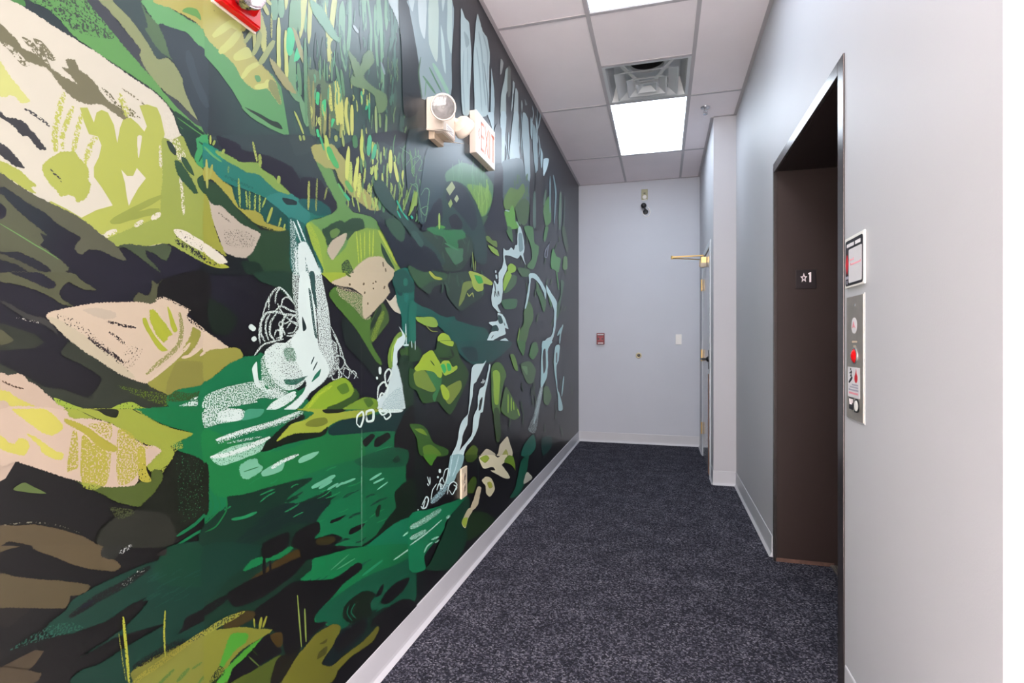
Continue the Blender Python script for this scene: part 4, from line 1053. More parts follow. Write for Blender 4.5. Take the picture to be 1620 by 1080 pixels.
B 6f5f48 16 1140 80 1143 98
B 6f5f48 14 1255 75 1250 95
B 6f5f48 12 1325 75 1330 85
B 6f5f48 12 1345 60 1350 75
B 6f5f48 12 1330 115 1328 128
B 6f5f48 12 1262 145 1258 165
B 6f5f48 12 1420 100 1412 125
B 6f5f48 10 1285 230 1285 250
P 4a6434 1310 380 1390 240 1430 280 1452 370 1400 450 1312 552 1305 470
P 2a3a2c 1310 400 1380 250 1392 300 1312 450
B 8aa040/.55 42 1410 300 1350 450 1320 540
P d5cbb8 1425 195 1460 220 1510 168 1520 240 1550 320 1490 295 1450 240
P 1f6b60 1500 -20 1640 -20 1640 600 1570 570 1560 450 1550 320 1520 240 1510 170
P 1a4a4c 1490 -20 1560 -20 1560 170 1520 160
B 2a8478/.6 40 1590 60 1590 230
B e0f0f0/.8 9 1585 400 1590 575
B e0f0f0/.8 9 1612 370 1616 580
B e0f0f0/.8 16 1565 570 1640 565
P 3c5a30 1540 605 1640 580 1640 690 1560 670
P 263a2c 1530 680 1640 690 1640 1100 1580 1100
P 7a9a45 1452 745 1448 650 1480 540 1540 465 1590 500 1530 560 1495 640 1492 735
P d8e8ea 1530 420 1582 495 1570 560 1520 620 1520 700 1502 745 1480 725 1490 600 1505 530 1560 490
B a8c850 10 1475 700 1480 600 1520 510
P d0e0e2 1480 740 1520 740 1550 860 1570 1000 1570 1100 1370 1100 1360 1000 1410 960 1450 880
P 7a9aa0/.3 1420 1000 1540 900 1560 1090 1400 1090
B e4f2ee/.9 14 1430 900 1420 800 1450 758 1472 790 1440 860
B e4f2ee/.9 14 1360 990 1370 900 1412 860 1442 900 1430 980
B e4f2ee/.9 16 1280 1085 1300 1050 1345 1062
B e4f2ee/.9 14 1370 1010 1390 950 1420 960
B e4f2ee 22 1380 740 1382 800
B e4f2ee 16 1355 818 1360 840
P 3f5a2e 1170 910 1215 980 1100 1070 960 1100 930 1060 1060 1010
P 8fae38 770 1100 820 1020 900 930 1000 860 1090 828 1140 860 1172 920 1150 970 1060 1020 960 1060 930 1100
B b8cc45/.6 26 800 1080 900 960 1000 890
P 5c8030 1040 900 1110 868 1138 930 1080 958
P 7a9a38 1090 1100 1160 1030 1260 985 1350 1000 1362 1060 1300 1100
P 4f7030 1250 1000 1300 985 1330 1030 1290 1060
B 4a4d4c 3 1235 560 1235 990
@ 0 648
P 1f7a4c 1050 -20 1640 -20 1640 440 1540 390 1400 320 1330 250 1520 190 1300 120 1130 40
P 2b2d27 1400 330 1640 440 1640 820 1500 900 1380 1000 1250 1060 780 1060 780 960 900 850 1050 800 1120 740 1220 640 1290 520 1360 400
P 3a3a34 760 1060 800 960 900 860 1050 800 1300 830 1390 990 1300 1100 800 1100
P 4a9060/.06 1400 350 1620 450 1640 750 1420 890 1400 600
P a8b04c 500 -20 1040 -20 1130 40 1250 110 1400 160 1520 190 1400 250 1340 290 1370 340 1330 420 1260 470 1200 490 1150 430 1260 320 1100 250 930 150 880 110 760 70 560 70 530 50
P a8b04c/.5 1300 240 1420 250 1440 300 1380 330 1280 500 1200 520 1200 440
P 33352c 600 -20 640 15 760 70 880 110 800 92 690 42
P 33352c 700 -20 760 5 830 45 910 62 920 -20
P 33352c 1040 -20 1060 0 1130 42 1080 20
P 5c6a36 590 560 700 590 900 600 1050 590 1110 570 1180 560 1200 480 1260 480 1280 530 1220 640 1120 740 1080 762 930 730 790 660 700 620
P e2c6b3 -10 -20 480 -20 530 50 570 70 650 70 760 80 880 115 1000 190 1130 280 1200 285 1265 320 1220 370 1150 440 1130 420 1080 500 1090 540 1050 595 900 607 780 602 640 570 500 530 380 490 200 430 110 405 -10 430
P e6da6e 90 0 180 -30 350 -30 470 100 480 160 400 200 330 180 230 110
P e6da6e -10 205 60 260 110 268 140 230 200 240 222 290 180 357 80 340 -10 300
P e6da6e 200 190 280 220 360 280 440 330 490 345 480 392 400 380 320 330 300 280
P bfb44c 500 70 600 100 700 150 800 220 922 300 900 328 850 325 780 300 700 220 600 150 520 110
P bfb44c/.6 560 190 600 180 612 440 560 482 520 475
P bfb44c/.75 640 210 720 260 830 320 832 590 640 585
P bfb44c/.5 690 115 870 105 865 235 780 190
P bfb44c/.6 925 160 1060 220 1090 480 1000 585 918 560
P bfb44c/.9 1080 300 1140 310 1150 470 1190 560 1150 572 1090 540
P bfb44c/.5 830 315 872 340 850 540 830 560
P bfb44c/.4 1050 230 1200 290 1130 310 1060 270
P a8b04c/.6 640 575 800 600 720 635 640 605
P 6b7c48 98 632 140 590 190 575 260 610 358 662 230 655
P 6a5c46 -10 920 100 915 250 908 400 930 520 960 640 1000 750 1060 780 1110 300 1110 200 1085 100 1065 -10 1100
P 2a2428 40 1085 150 1058 270 1085
B a09a88/.3 12 0 915 200 890 420 905 620 970
P 5a6040/.5 860 770 1040 790 1040 830 930 862
B 1f7a50 24 1390 1000 1540 900 1650 790
B 1f7a50 20 1380 1080 1520 990 1650 920
@ 0 864
P 1b171b -10 -20 400 60 900 200 700 320 500 480 200 700 -10 900
P 23463c 530 470 600 400 800 290 1000 200 1150 140 1300 90 1310 40 1340 -20 1640 -20 1640 660 1400 780 1150 900 1020 1000 1020 1100 560 1100 620 990 800 920 980 800 1260 640 1280 610 1100 660 900 720 620 880 900 700 1050 570 1160 440 1150 400 1000 470 850 580 650 650 540 690 380 690 360 630 520 500
P 1f4a3a 1340 -20 1640 -20 1640 300 1300 300 1200 200
G 2c5248/.8 20 10 160 -30 6 1050 180 1600 450
B 1c1a1c/.85 60 540 560 760 410 950 310 1180 160
B c8c8c0/.15 50 950 310 1140 180
B 1a1a34 22 620 490 740 425
P 3a6a5c/.4 60 820 350 640 550 600 650 650 400 720 150 795
P 141416 1440 640 1460 570 1640 480 1640 560 1500 640 1400 692
P 6a5c46 250 -30 800 -30 812 40 790 70 880 100 942 150 900 192 740 180 600 150 420 80
P 6a5c46 -10 -20 150 -20 60 20 -10 45
P 665a44 -10 220 100 240 300 260 500 275 692 305 680 350 600 385 545 390 540 430 490 487 250 482 -10 482
P 33302e -10 492 220 492 150 560 60 632 -10 612
P 5d5040 -10 958 150 970 312 1000 290 1050 230 1100 -10 1100
P 3a3a36 790 70 820 -10 950 -20 930 60 880 100
B c8c8c8/.4 32 930 60 1035 -10
P 3a3634 1230 70 1260 40 1310 20 1300 70
B 1c1a1c/.6 60 1040 960 1300 810 1460 740
P a8a048/.6 1050 1050 1250 900 1450 760 1640 640 1640 720 1500 790 1350 890 1150 1060 1080 1100
P 8f8e44 1100 1110 1250 960 1400 850 1640 700 1640 1110
B 5f8040/.9 24 1240 1095 1370 970
B 5f8040/.9 30 1390 1070 1490 960
B 5f8040/.9 18 1510 970 1590 915
B 5f8040/.9 22 1560 1085 1630 1000
B c0c048/.9 24 965 555 985 760 1015 1100
B b8b848/.9 15 1298 505 1290 700 1300 870
B a0a048/.6 10 930 680 960 900 988 1060
@ 324 648
S 17704a -10 -20 1640 -20 1640 1100 -10 1100
P 2a7c48 -10 150 400 330 700 300 900 200 1200 180 1240 400 700 560 450 640 200 690 60 660 -10 450
P 1a6a46 700 560 1200 400 1240 700 1000 700 700 700
P 113a30 170 690 300 670 480 620 690 565 850 540 700 650 620 730 700 752 900 670 990 640 980 760 940 850 890 900 800 1110 -10 1110 -10 900 170 760
P 0c3230 500 800 640 740 780 740 920 680 980 720 930 850 880 890 700 900 500 980 300 1110 200 1110
P 17704a 880 880 1000 740 1240 640 1240 1110 860 1110
G 2f8a58/.8 26 10 130 -26 8 150 250 1450 900
G 0f3a30/.9 22 14 150 -26 8 250 650 1400 1060
P 1a3838 980 145 1100 70 1250 50 1500 20 1640 -20 1640 330 1560 330 1450 360 1600 300 1500 170 1230 180 1000 200
P 10181a 1500 200 1560 60 1600 -30 1650 -30 1650 560 1590 560 1590 330 1500 330
P 0f2422 1240 250 1310 190 1340 210 1270 292
P 0f2422 1335 290 1345 230 1440 180 1462 220 1380 285
P 10503a/.9 1190 390 1450 300 1600 320 1580 440 1300 460 1200 430
P 10382c 1480 400 1520 360 1540 400 1500 420
P 0e2a22 1500 650 1650 540 1650 830 1500 920 1400 1000 1280 1085 1230 1110 1350 990 1450 850 1510 770
P 157050 1300 1060 1500 900 1650 860 1650 1110 1270 1110
B 8fd0b0/.8 14 1560 1000 1640 940
P 101012 440 1110 500 1030 640 970 660 990 640 1110
P 101012 690 1110 690 1020 740 950 890 888 900 960 860 1020 1000 985 1082 1015 1000 1070 900 1110
P 3a3524 870 1050 900 1010 1010 1000 1022 1040 920 1077
P 101012 988 897 1000 870 1112 830 1060 872
P 101012 1133 982 1150 940 1262 893 1230 940 1160 982
P 0f3024 1345 800 1370 750 1387 760 1370 842 1348 842
P a4b045 720 -20 960 -20 1040 20 1300 -20 1400 -10 1240 50 1060 80 960 140 940 182 850 190 720 190 600 240 530 268 600 180 680 110 790 80 860 20
P 232b20 430 315 540 200 640 110 760 35 780 70 680 110 610 180 560 250 700 190 900 180 965 135 930 202 750 242 600 282 480 325
P 7a8238 790 112 830 80 940 58 967 100 900 132 810 132
P 2a2d26 930 -20 1110 -20 1050 25 950 27
P 4fa080 270 60 330 -10 460 -10 430 50 300 85
P e4f2ee/.55 -10 -20 290 -20 280 80 100 110 -10 140
P e4f2ee/.9 100 20 280 -10 275 80 120 92
P e4f2ee/.3 80 245 250 170 480 110 740 10 765 40 600 115 350 185 120 265
B e4f2ee/.75 36 80 240 300 170 560 95 745 15
B e4f2ee/.4 18 170 262 440 212
P a8d8c0/.75 40 375 200 290 430 240 480 230 430 330 300 385 120 442
B e8f4f0/.85 38 35 375 180 350 350 290 510 215
P 7fc0a0 270 450 330 400 400 388 420 430 447 450 430 490 330 547 280 520
B 2a7c48 8 300 490 420 450
P 7fc0a0 443 490 520 440 620 400 600 480 460 527
B e4f2ee/.7 28 520 462 600 410 735 353
P 7fc0a0 733 397 780 360 897 328 850 380 750 422
B 6fb898 32 838 617 930 570 1025 518
B 6fb898 24 895 622 1000 560
B 6fb898 18 963 632 1050 580
B 6fb898 16 1030 612 1090 572
B 6fb898 18 1070 590 1185 543
B 6fb898 18 1298 557 1392 500
B 6fb898 16 1328 582 1412 540
B 6fb898 10 1358 632 1442 570
B 2f8a5a 24 203 866 300 850 405 808
B e4f2ee 14 1195 110 1200 50 1240 15 1250 60 1225 135 1195 110
B e4f2ee 18 1270 70 1275 15 1325 5 1325 80 1280 90 1270 40
B e4f2ee 14 1370 5 1400 40 1440 20
B e4f2ee 12 1410 50 1430 75 1465 45 1450 0
P e4f2ee/.85 1370 -10 1555 -10 1540 20 1400 22
P 2a2d26 -10 440 20 460 22 780 -10 810
B 2a7a48 12 20 650 60 760 -5 860
B 2a7a48 12 80 660 110 780 -5 900
B 2a7a48 12 165 690 160 800 80 920 -5 965
B 8ab8a0/.9 4 1235 150 1235 1090
@ 324 864
S 12382e -10 -10 1640 -10 1640 1110 -10 1110
P 1f4238 -10 -20 450 -20 380 110 250 200 150 290 -10 430
P 1f7448 850 100 950 60 1300 -20 1650 -20 1650 260 1400 300 1200 420 1050 640 960 620 870 600 870 540 1000 400 1080 300 1000 260 750 275 840 180
P 125540 880 520 1000 420 1250 250 1500 150 1650 100 1650 450 1400 480 1200 560 1060 660 960 610 880 600
G 0f5540 24 12 150 -35 8 750 100 1600 560
P 0b231f 700 280 1000 260 1200 130 1230 180 1080 300 1000 400 880 520 860 600 960 600 850 690 800 760 640 850 600 720 510 650 390 600 390 500 560 380
P 4a3c26 350 262 450 190 600 90 740 20 752 90 600 155 450 230
P 0a0a0c 170 380 300 290 450 220 600 150 740 90 792 100 720 200 600 300 450 400 300 460 220 472
P 1f7a4a 298 190 360 110 450 80 600 30 700 -25 600 85 450 130 340 182
P 0a0a0c 450 -20 640 -20 560 60 460 95
P 0a0a0c 690 -25 1085 -25 1072 30 900 80 770 102 740 20
B 0a0a0c 26 462 90 462 220
B 0a0a0c 18 510 110 510 200
P 0f1416/.85 -10 475 150 388 182 410 80 490 -10 545
B 0d3a2c 12 720 250 800 190 832 110
B 0d3a2c 12 690 250 760 200 800 120
B 4f9a70 10 990 187 1132 63
B 4f9a70 10 1040 182 1180 95
B 9fd0b8/.8 12 1488 107 1650 -5
B 2f8a60 20 1240 230 1400 110
P 0a2a22 1088 560 1100 470 1200 380 1280 350 1342 380 1300 450 1312 540 1250 572 1150 602
B 1a5a44 10 1130 470 1120 530 1160 590
B 1a5a44 10 1180 450 1150 520 1190 570
P 0b1c18 1388 442 1430 360 1520 280 1612 248 1560 350 1450 445
P 0b2018 1340 400 1390 310 1412 300 1390 380
P 121014 990 1110 1060 970 1200 840 1300 740 1370 620 1310 640 1330 570 1450 480 1560 420 1650 440 1650 580 1100 1120
P 6f6c2e 570 1120 700 900 800 780 880 690 1000 620 1062 630 1050 700 1010 780 930 900 1000 940 1100 860 1250 750 1370 628 1330 740 1250 800 1150 870 1050 970 970 1120
P 0d2a2a 918 922 1000 800 1050 700 1150 620 1270 570 1272 650 1200 750 1080 860 1000 942
P 1c1a1e 1018 782 1080 690 1250 580 1262 640 1150 760 1050 832
P 4a4a26 880 892 900 830 962 788 950 850
P 4a4a26 898 772 962 728 950 762
P 8a8a3c -10 700 100 660 250 635 390 650 522 660 440 720 300 800 200 900 150 990 30 1110 -10 1110
P 55a03c 108 945 170 760 210 690 330 690 310 760 230 820 140 945
P 55a03c 130 1000 300 830 445 718 340 850 230 950 170 1060 90 1100
P 2a3a28/.5 30 1060 110 940 150 1000 60 1100
P 4a3f28 130 640 250 520 382 518 370 570 250 632
P a0a048/.6 -10 660 150 560 310 508 250 560 100 640 -10 705
B 9a9a40 12 380 568 386 640
B 9a9a40 22 440 558 425 650
B 9a9a40 16 482 550 450 640
P 121214 178 1075 220 960 300 890 400 780 490 698 540 740 602 832 480 900 400 960 250 1065
B 5a6a3a 14 340 870 422 947
B 3a4a2a 10 370 820 410 860
P 55602c 200 1100 400 970 592 858 560 940 520 1030 500 1110
P 4a3c20 508 702 600 678 602 780 560 792
P 2c2a24 515 1110 560 900 640 850 745 795 680 930 590 1075
P 0e1012 638 832 650 780 720 700 782 680 782 770 660 857
B 8a9a50 12 725 385 757 795
B 8a9a50 13 783 488 793 752
@ 648 0 6
P 2b343d -110 -20 8 -20 40 350 80 600 112 930 60 1080 -60 1080 -80 500
P a8b8c0 -10 -20 397 -20 393 500 386 900 250 900 110 935 80 600 40 350 -10 80
P e4edf2 75 -20 152 -20 150 200 135 372 90 250
P d8e6de 180 -20 265 -20 260 550 230 560 180 420 170 200
P dbe8ea 300 -20 330 -20 310 112
P d2e2e0 355 -10 397 -20 393 510 350 330 355 100
P d8eaea 290 235 322 400 337 700 310 600 295 450
P dfeaf0 -10 -20 40 -20 20 110 -10 40
B a8d0b8 34 215 600 300 760 365 890
B 6a9a78 20 120 720 240 890
B 6a9a78 14 180 640 240 760 300 875
B 5a8060 12 100 540 80 700 112 930
B 7aa88a 10 150 760 140 920
P c8d6da 485 80 520 170 560 220 575 420 580 600 565 900 560 1100 500 1100 485 900 480 500 480 200
P a0b0b4 510 300 550 350 560 420 530 450
B a4b4ba 10 510 480 500 760 520 1060
B a4b4ba 8 545 460 548 800
P c8d6da 640 130 670 230 690 300 730 360 755 500 750 700 740 1100 620 1100 610 900 600 600 612 400 620 260
B a4b2b8 14 650 300 680 500 700 800 720 1000
B a4b2b8 12 690 320 735 500 735 760
B a4b2b8 10 630 450 660 700 680 1060
B 6f7d84 8 700 600 735 900 740 1060
P b8c8d0 770 640 785 750 800 900 797 1100 765 1100 770 800
P a8a8a8 860 560 887 600 870 690 854 705
P b8c4c4 910 660 930 640 950 660 950 800 910 900 910 1100 860 1100 862 930 890 780
P 6f7370 930 640 955 660 950 900 925 900
P c0ccd0 975 770 995 800 980 900 975 1000 960 1060 970 900
P b8c4c8 1000 840 1025 880 1027 1100 985 1100 990 960
P a8b4b8 1060 950 1070 990 1060 1070 1055 1000
P 8a9498 1090 940 1112 990 1095 1000
@ 648 180 6
G b0c2ca 12 8 280 90 2 870 0 1220 400
G 4f7a64/.9 40 14 160 85 14 10 300 780 880
P c4d4dc 735 -20 795 -20 792 210 770 100
P c4d4dc 860 -20 912 -20 905 200 890 450 868 480 860 300
P c0d0d8 985 -20 1030 -20 1030 250 1040 430 1000 420 970 478 945 462 955 250
P a8bac2 1070 -20 1120 50 1135 300 1140 640 1100 600 1070 300
P a8bac2 1145 30 1165 100 1160 240 1145 200
P 90a4ac 1170 100 1200 180 1215 500 1190 560 1165 300
P a8bac2 1240 320 1262 400 1250 520 1240 460
P c0d0d8 1270 430 1320 430 1300 520 1270 592 1264 520
P 5a6c74 880 450 1060 430 1100 600 1140 660 1140 860 900 860 870 600
P 34464e -10 150 500 260 800 500 790 750 740 900 600 850 450 650 300 650 200 800 -10 820
P 557f66 350 480 500 440 700 590 790 740 740 900 680 985 620 900 560 720 430 640 340 620
P 84a650 530 680 620 620 700 700 775 760 720 880 680 965 640 940 600 820
B a8c060 10 700 640 760 750
B 6fa060 14 450 470 500 640
G 7fa860/.9 30 10 110 80 16 540 640 760 900
P 33524a 300 650 430 645 540 900 560 1100 230 1100 280 900
P 2a3640 430 640 530 690 580 800 645 960 640 1100 560 1100 540 900 440 860
P 4a6a4c 560 950 700 980 770 1000 780 1100 640 1100
P 232a32 360 970 420 953 470 1020 482 1100 370 1100
P 2c323e 180 900 240 790 292 850 280 930 230 1100 110 1100
S b8c08c 340 715 390 643 427 710 375 782
S b8c08c 415 800 440 766 462 800 435 847
S a0b068 360 850 385 806 402 860 375 897
G 6a9a68/.9 24 10 120 95 14 0 330 200 1000
P 8fae48 -10 930 30 760 45 728 66 800 60 870 20 880
B 5f9050/.9 20 -5 340 30 600
B 7aa870 12 100 740 90 900 130 1000 160 850 130 720
B 6fa870/.7 10 -5 660 60 700 62 800
B 6fa870/.7 8 40 380 110 450 80 540 150 520
B a0c050 22 272 940 275 1090
B 5aa850 30 220 1060 330 1080
B 2fc0a0 18 5 968 20 997
P 23252e 800 150 866 150 870 800 882 1100 770 1100 690 965 750 900 790 750
G 5a7a58 26 14 110 85 14 900 600 1130 1040
P 6f8f4a 890 820 950 700 1020 720 1070 660 1092 740 1010 860 980 900 900 900
P 6fae4a 880 940 940 920 970 868 997 940 1000 1020 1045 1100 895 1100
P 4f6a44 1000 880 1080 800 1132 850 1120 1000 1080 1060 1020 1000
B c0d8d8 12 900 915 945 925
B a8d0b0 12 1010 1020 1040 1085
P 2a2a30 1195 560 1250 600 1312 560 1270 680 1262 1100 1192 1100
P 2a2a30 1135 640 1165 620 1168 1100 1140 1100
P 4f7a44 1265 900 1320 780 1342 1000 1290 1060
P 5a7268 1170 760 1192 760 1192 1060 1170 1060
B 70858a 14 1330 590 1330 940
B 70858a 14 1360 580 1385 760 1368 1040
B 556a5a 26 1430 740 1420 1100
B 5a7060 20 1290 720 1270 870
B 4a5a54 14 1470 780 1460 1090
@ 648 360 6
P 35483e -10 60 60 20 120 45 200 5 300 35 420 10 560 45 640 15 720 50 730 280 680 310 600 240 480 400 300 400 240 230 100 190 -10 40
P 2a2a36 -10 130 90 190 240 240 290 400 -10 360
P 35483e -10 360 80 430 180 420 350 440 480 420 580 420 700 560 690 650 560 740 480 790 420 740 350 640 330 540 230 560 180 630 80 560 -10 430
G 3f5a48 30 14 110 80 30 20 20 720 600
G 3c5238/.9 24 14 100 95 20 1000 20 1480 900
P 1f5a52 -10 700 100 740 200 780 280 830 350 850 420 840 440 880 600 930 720 960 740 1100 380 1100 330 1000 260 930 60 840 50 1100 -10 1100
P 1f7060 -10 700 60 740 50 860 50 1090 -10 1090
P 3f8a58 150 -10 250 -10 400 40 480 30 522 80 440 110 440 212 370 180 310 90 200 40
P 4a7a58 330 190 420 200 500 200 490 290 430 352 370 270
P 4a6a50 20 40 90 60 120 160 60 150
P a0b04a 165 410 200 420 240 460 345 470 280 497 200 480
B c8d050 9 175 420 240 470
P 7a8a48 490 580 510 520 580 508 602 550 540 600 510 680 470 742 458 730
P a8b850 555 415 640 430 720 470 782 520 770 547 700 530 692 590 640 607 600 570 580 490
P 3fa850 610 450 670 465 692 520 650 532 620 490
B 8fa050 9 590 230 605 410
B 8fa050 9 620 230 618 410
B b0b860 10 540 620 560 650 590 620 600 660
P 8fae48 738 168 780 180 830 220 842 272 780 232
P 6f8a3c 705 100 740 78 780 120 820 130 822 187 760 150
P 4a7a44 900 -10 960 -10 975 130 950 110
P 44663f 950 460 1012 460 1000 540 930 612 890 610
P 9ac040 930 360 960 340 1002 370 1000 412 950 432 928 400
P 9ac040 900 450 930 410 962 450 930 530 892 602 884 540
P 3f6a48 870 690 1012 678 1000 762 900 772
P 4f7f4a 1080 -10 1165 -10 1180 140 1222 180 1210 280 1170 392 1110 370 1160 280 1140 150
P 44663f 1020 380 1130 400 1132 462 1060 462
P 4f8a4a 1338 300 1355 198 1390 270 1432 300 1410 422 1370 400 1340 382
B 4f8a4a 12 1390 400 1412 592
P 4a7a44 1285 -10 1315 -10 1285 132 1268 110
P 5f8a4a 1460 280 1492 280 1490 392 1453 390
P 44684a 1430 500 1462 520 1440 660 1400 870 1388 760 1430 640
P 44583f 1440 -10 1472 -10 1502 180 1490 232 1450 100
P 3f6a3c 1200 510 1240 600 1292 700 1270 802 1230 680 1200 600
P 3f6a3c 1300 600 1352 680 1340 762 1310 650
P 4a6a3a 1080 790 1130 698 1167 780 1165 880 1130 960 1100 1100 1015 1100 1040 980 1080 900
B 7a9a40 10 1040 950 1020 1080
P 8fae48 50 850 100 850 220 850 262 910 240 945 150 930 70 890
B a0a850 8 150 930 200 980 260 985
P a4c040 260 1040 300 1000 360 1020 385 1100 270 1100
P d0e0e2 1030 -10 1050 -10 1075 100 1087 200 1075 260 1095 350 1080 320 1050 260 1020 292 960 272 900 265 905 330 920 390 880 490 880 580 870 690 850 720 830 740 855 800 838 802 780 740 770 670 780 600 790 540 800 500 830 540 840 500 840 430 870 380 885 320 885 198 910 215 940 210 960 188 985 210 1000 165 1015 160 1020 60
P 8aa4a8 1030 60 1060 60 1075 200 1040 230 1030 160
B 2c3a3c 10 800 520 810 600
B 2c3a3c 8 800 660 805 600 820 650
B 2c3a3c 8 830 660 835 600 845 650
P d0e0e2 830 810 870 820 900 860 920 920 932 962 900 950 905 1010 850 1032 800 1062 740 1100 733 1060 760 1000 800 980 840 980 780 932 748 900 830 880
P 2a4a48 835 830 865 840 882 900 850 912 835 880
P 2a4a48 790 930 820 925 840 970 768 987
B 2a4a48 8 890 900 900 930
B 2a4a48 8 770 1050 790 1020
P d0e0e2 838 1080 900 1048 938 1080 930 1100 840 1100
B d0e0e2 14 812 405 812 430
B d0e0e2 16 815 445 822 485
P c4d8da 1130 440 1190 438 1220 470 1260 530 1292 600 1285 682 1270 620 1230 540 1190 492 1150 480 1140 560 1115 720 1088 772 1110 640 1130 520
P c4d8da 1295 543 1340 620 1392 700 1392 780 1380 960 1340 1100 1278 1100 1300 1050 1340 1030 1360 960 1370 820 1350 720 1300 610
B a8c4c6 14 1452 920 1430 1000 1420 1100
B a8c4c6 18 1440 945 1400 1025
B 8a8a98 9 1330 130 1310 200 1300 280 1280 272 1290 210 1330 138
@ 648 540 6
G 2a362a 26 16 130 85 12 780 150 1540 860
P 1f4a46 420 -10 950 -10 900 100 800 180 740 202 600 217 520 170 460 100
P 16383a 480 60 620 60 640 180 560 180
P 2f4a30 -10 -10 100 80 90 172 -10 182
B d0e0e0 8 10 -5 15 60
B d0e0e0 8 45 -5 45 80
P 33502c -10 420 -10 260 40 260 90 180 130 110 240 80 260 0 420 0 470 150 552 290 530 400 450 570 380 692 300 620 260 570 120 582 60 470
P 222c22 250 40 300 100 400 160 380 60 420 130 340 180 270 150
P 7a8f40 30 310 70 270 140 280 220 400 242 460 200 480 120 450 50 412
P 3f7a4a 150 280 240 300 300 350 270 470 230 572 208 510 240 450
P 7a8a3c 340 440 470 370 482 450 380 592 335 560 370 500
P a4bc3c 80 200 120 130 180 88 212 90 260 170 292 230 300 330 270 342 220 290 120 270 60 282 38 250
B 4a6a30 10 190 180 230 230
P a4bc3c 285 430 310 408 360 460 372 530 345 557 310 530
P a4bc3c 285 220 320 180 370 188 402 240 442 230 442 262 390 300 330 322 298 280
P 35b060 288 230 320 213 342 270 320 302
P 35b060 345 210 377 215 387 265 360 282
P a4bc3c 280 -10 405 -10 400 45 330 30
P c8d8da 610 220 690 210 722 178 680 270 625 380 600 410 590 520 560 660 550 700 540 790 500 880 490 950 470 1020 450 1100 390 1100 430 1000 450 930 470 810 500 740 545 690 560 580 570 440 580 280
P c8d8da 750 220 762 230 735 380 715 480 690 662 665 680 640 820 590 930 530 1000 500 1100 448 1100 480 1020 560 920 590 860 600 720 640 620 640 540 660 450 700 420 730 320
P 1c2422 660 560 687 528 670 640 648 652
B d0dcdc 7 680 380 672 395
B d0dcdc 7 690 355 690 400
B d0dcdc 7 705 365 700 390
P 46662c 770 250 850 200 912 310 880 420 850 600 860 660 830 722 780 650
P 8aa83a 785 290 820 270 852 310 850 440 835 592 800 580 790 420
P 3f5a2c 900 440 940 470 1042 690 990 742 900 700 860 640
B 8aa83a 11 930 500 930 680
B 8aa83a 11 960 530 960 660
B 8aa83a 11 980 570 985 650
B 8aa83a 11 1020 640 1037 705
P 2c401e 790 660 840 640 860 900 820 950
P 5a7a34 950 130 990 130 1027 272 990 262
P 3f6a38 1015 -10 1092 -10 1080 132 1050 100
P 3f6a38 1130 130 1160 20 1200 8 1217 90 1170 172
P 3f5a38 1050 220 1140 190 1192 270 1170 382 1110 392
P 5a7a50 1060 240 1110 240 1110 320
P 3f5a34 1270 440 1310 428 1342 520 1310 602 1270 570
P a8c4c6 1260 -10 1352 -10 1310 70 1310 200 1300 330 1260 422 1240 420 1245 220 1250 70
P 2c2c30 1260 110 1285 70 1290 250 1265 300
B a8c4c6/.6 34 1250 420 1225 560 1175 780
P a8c4c6/.3 1200 560 1260 400 1230 640 1190 860 1120 840 1170 700
P a8c4c6 1378 48 1422 38 1410 180 1390 240 1400 440 1420 500 1452 640 1410 652 1405 520 1385 400 1365 200
P 2c2c30 1388 110 1398 110 1395 200 1386 190
B a8c4c6 12 1460 330 1440 520
P 1f4a40 1080 980 1170 880 1192 1000 1130 1100 1055 1100
P 1c3430 1250 920 1340 900 1342 1000 1260 1100
P 3a5a2c -10 790 100 788 160 840 220 960 352 1020 340 1100 100 1100 60 920
P 6f8a34 40 830 110 828 162 890 100 872
P 5a7a30 120 1000 200 980 282 1050 280 1100 140 1100
P b0a490 835 1060 850 980 920 903 940 950 972 1100 825 1100
P b0a490 665 1080 720 1018 790 1050 805 1100 655 1100
P 8a8a48 870 1100 910 1020 930 1100
P 4a5a28 530 1050 600 980 642 1020 620 1100 530 1100
@ 648 720 6
P 1f6a48 -10 580 150 520 270 480 400 440 500 400 540 398 390 560 330 640 320 700 250 800 180 880 130 960 140 1100 -10 1100
P 12382a 545 390 380 580 330 700 200 1000 150 1100 350 1100 500 900 560 700 560 500
P 22301e 560 560 700 540 800 620 640 760 540 800
B a8d0c0/.5 50 -5 690 130 620 290 510
B a8d0c0/.6 44 -5 795 150 710
B a8d0c0/.9 12 -5 852 150 740 300 610
B 8ac0a8 14 130 922 160 860 210 822
B 8ac0a8/.8 18 200 800 270 770
B 8ac0a8/.8 16 235 830 272 800
B a8d0c0/.6 24 340 600 375 570
B a8c8d0/.5 60 195 450 290 360 360 260
P 4a7a2c 120 -10 250 -10 220 60 190 97
P 35461e 520 -10 640 -10 600 60 540 62
P 3a4a20 540 280 600 198 632 240 600 352 540 352
P 8fb0b4 390 -10 507 -10 490 100 440 180 410 250 340 272 350 200 370 60
B c0d4d8/.8 12 400 0 380 120 370 200
B c0d4d8/.8 12 460 0 430 120 400 200
B d0e0e0 10 310 210 330 140 362 130 340 240 300 320 278 260 300 210 322 262
B d0e0e0 12 110 470 150 393 172 420 150 490 120 502 140 430
B d0e0e0 9 195 420 210 330 250 268
B d0e0e0 9 250 330 270 270 300 280 280 320
B d0e0e0 9 350 370 370 280 410 250 442 280 400 370 370 330
B d0e0e0 9 410 280 440 300 430 330
B d0e0e0 8 160 200 185 280
B d0e0e0 8 185 205 188 270
B d0e0e0 8 160 265 172 290
B d0e0e0 22 278 130 280 168
B d0e0e0 18 260 195 262 217
B d0e0e0 12 70 512 74 522
B d0e0e0 9 100 480 115 510
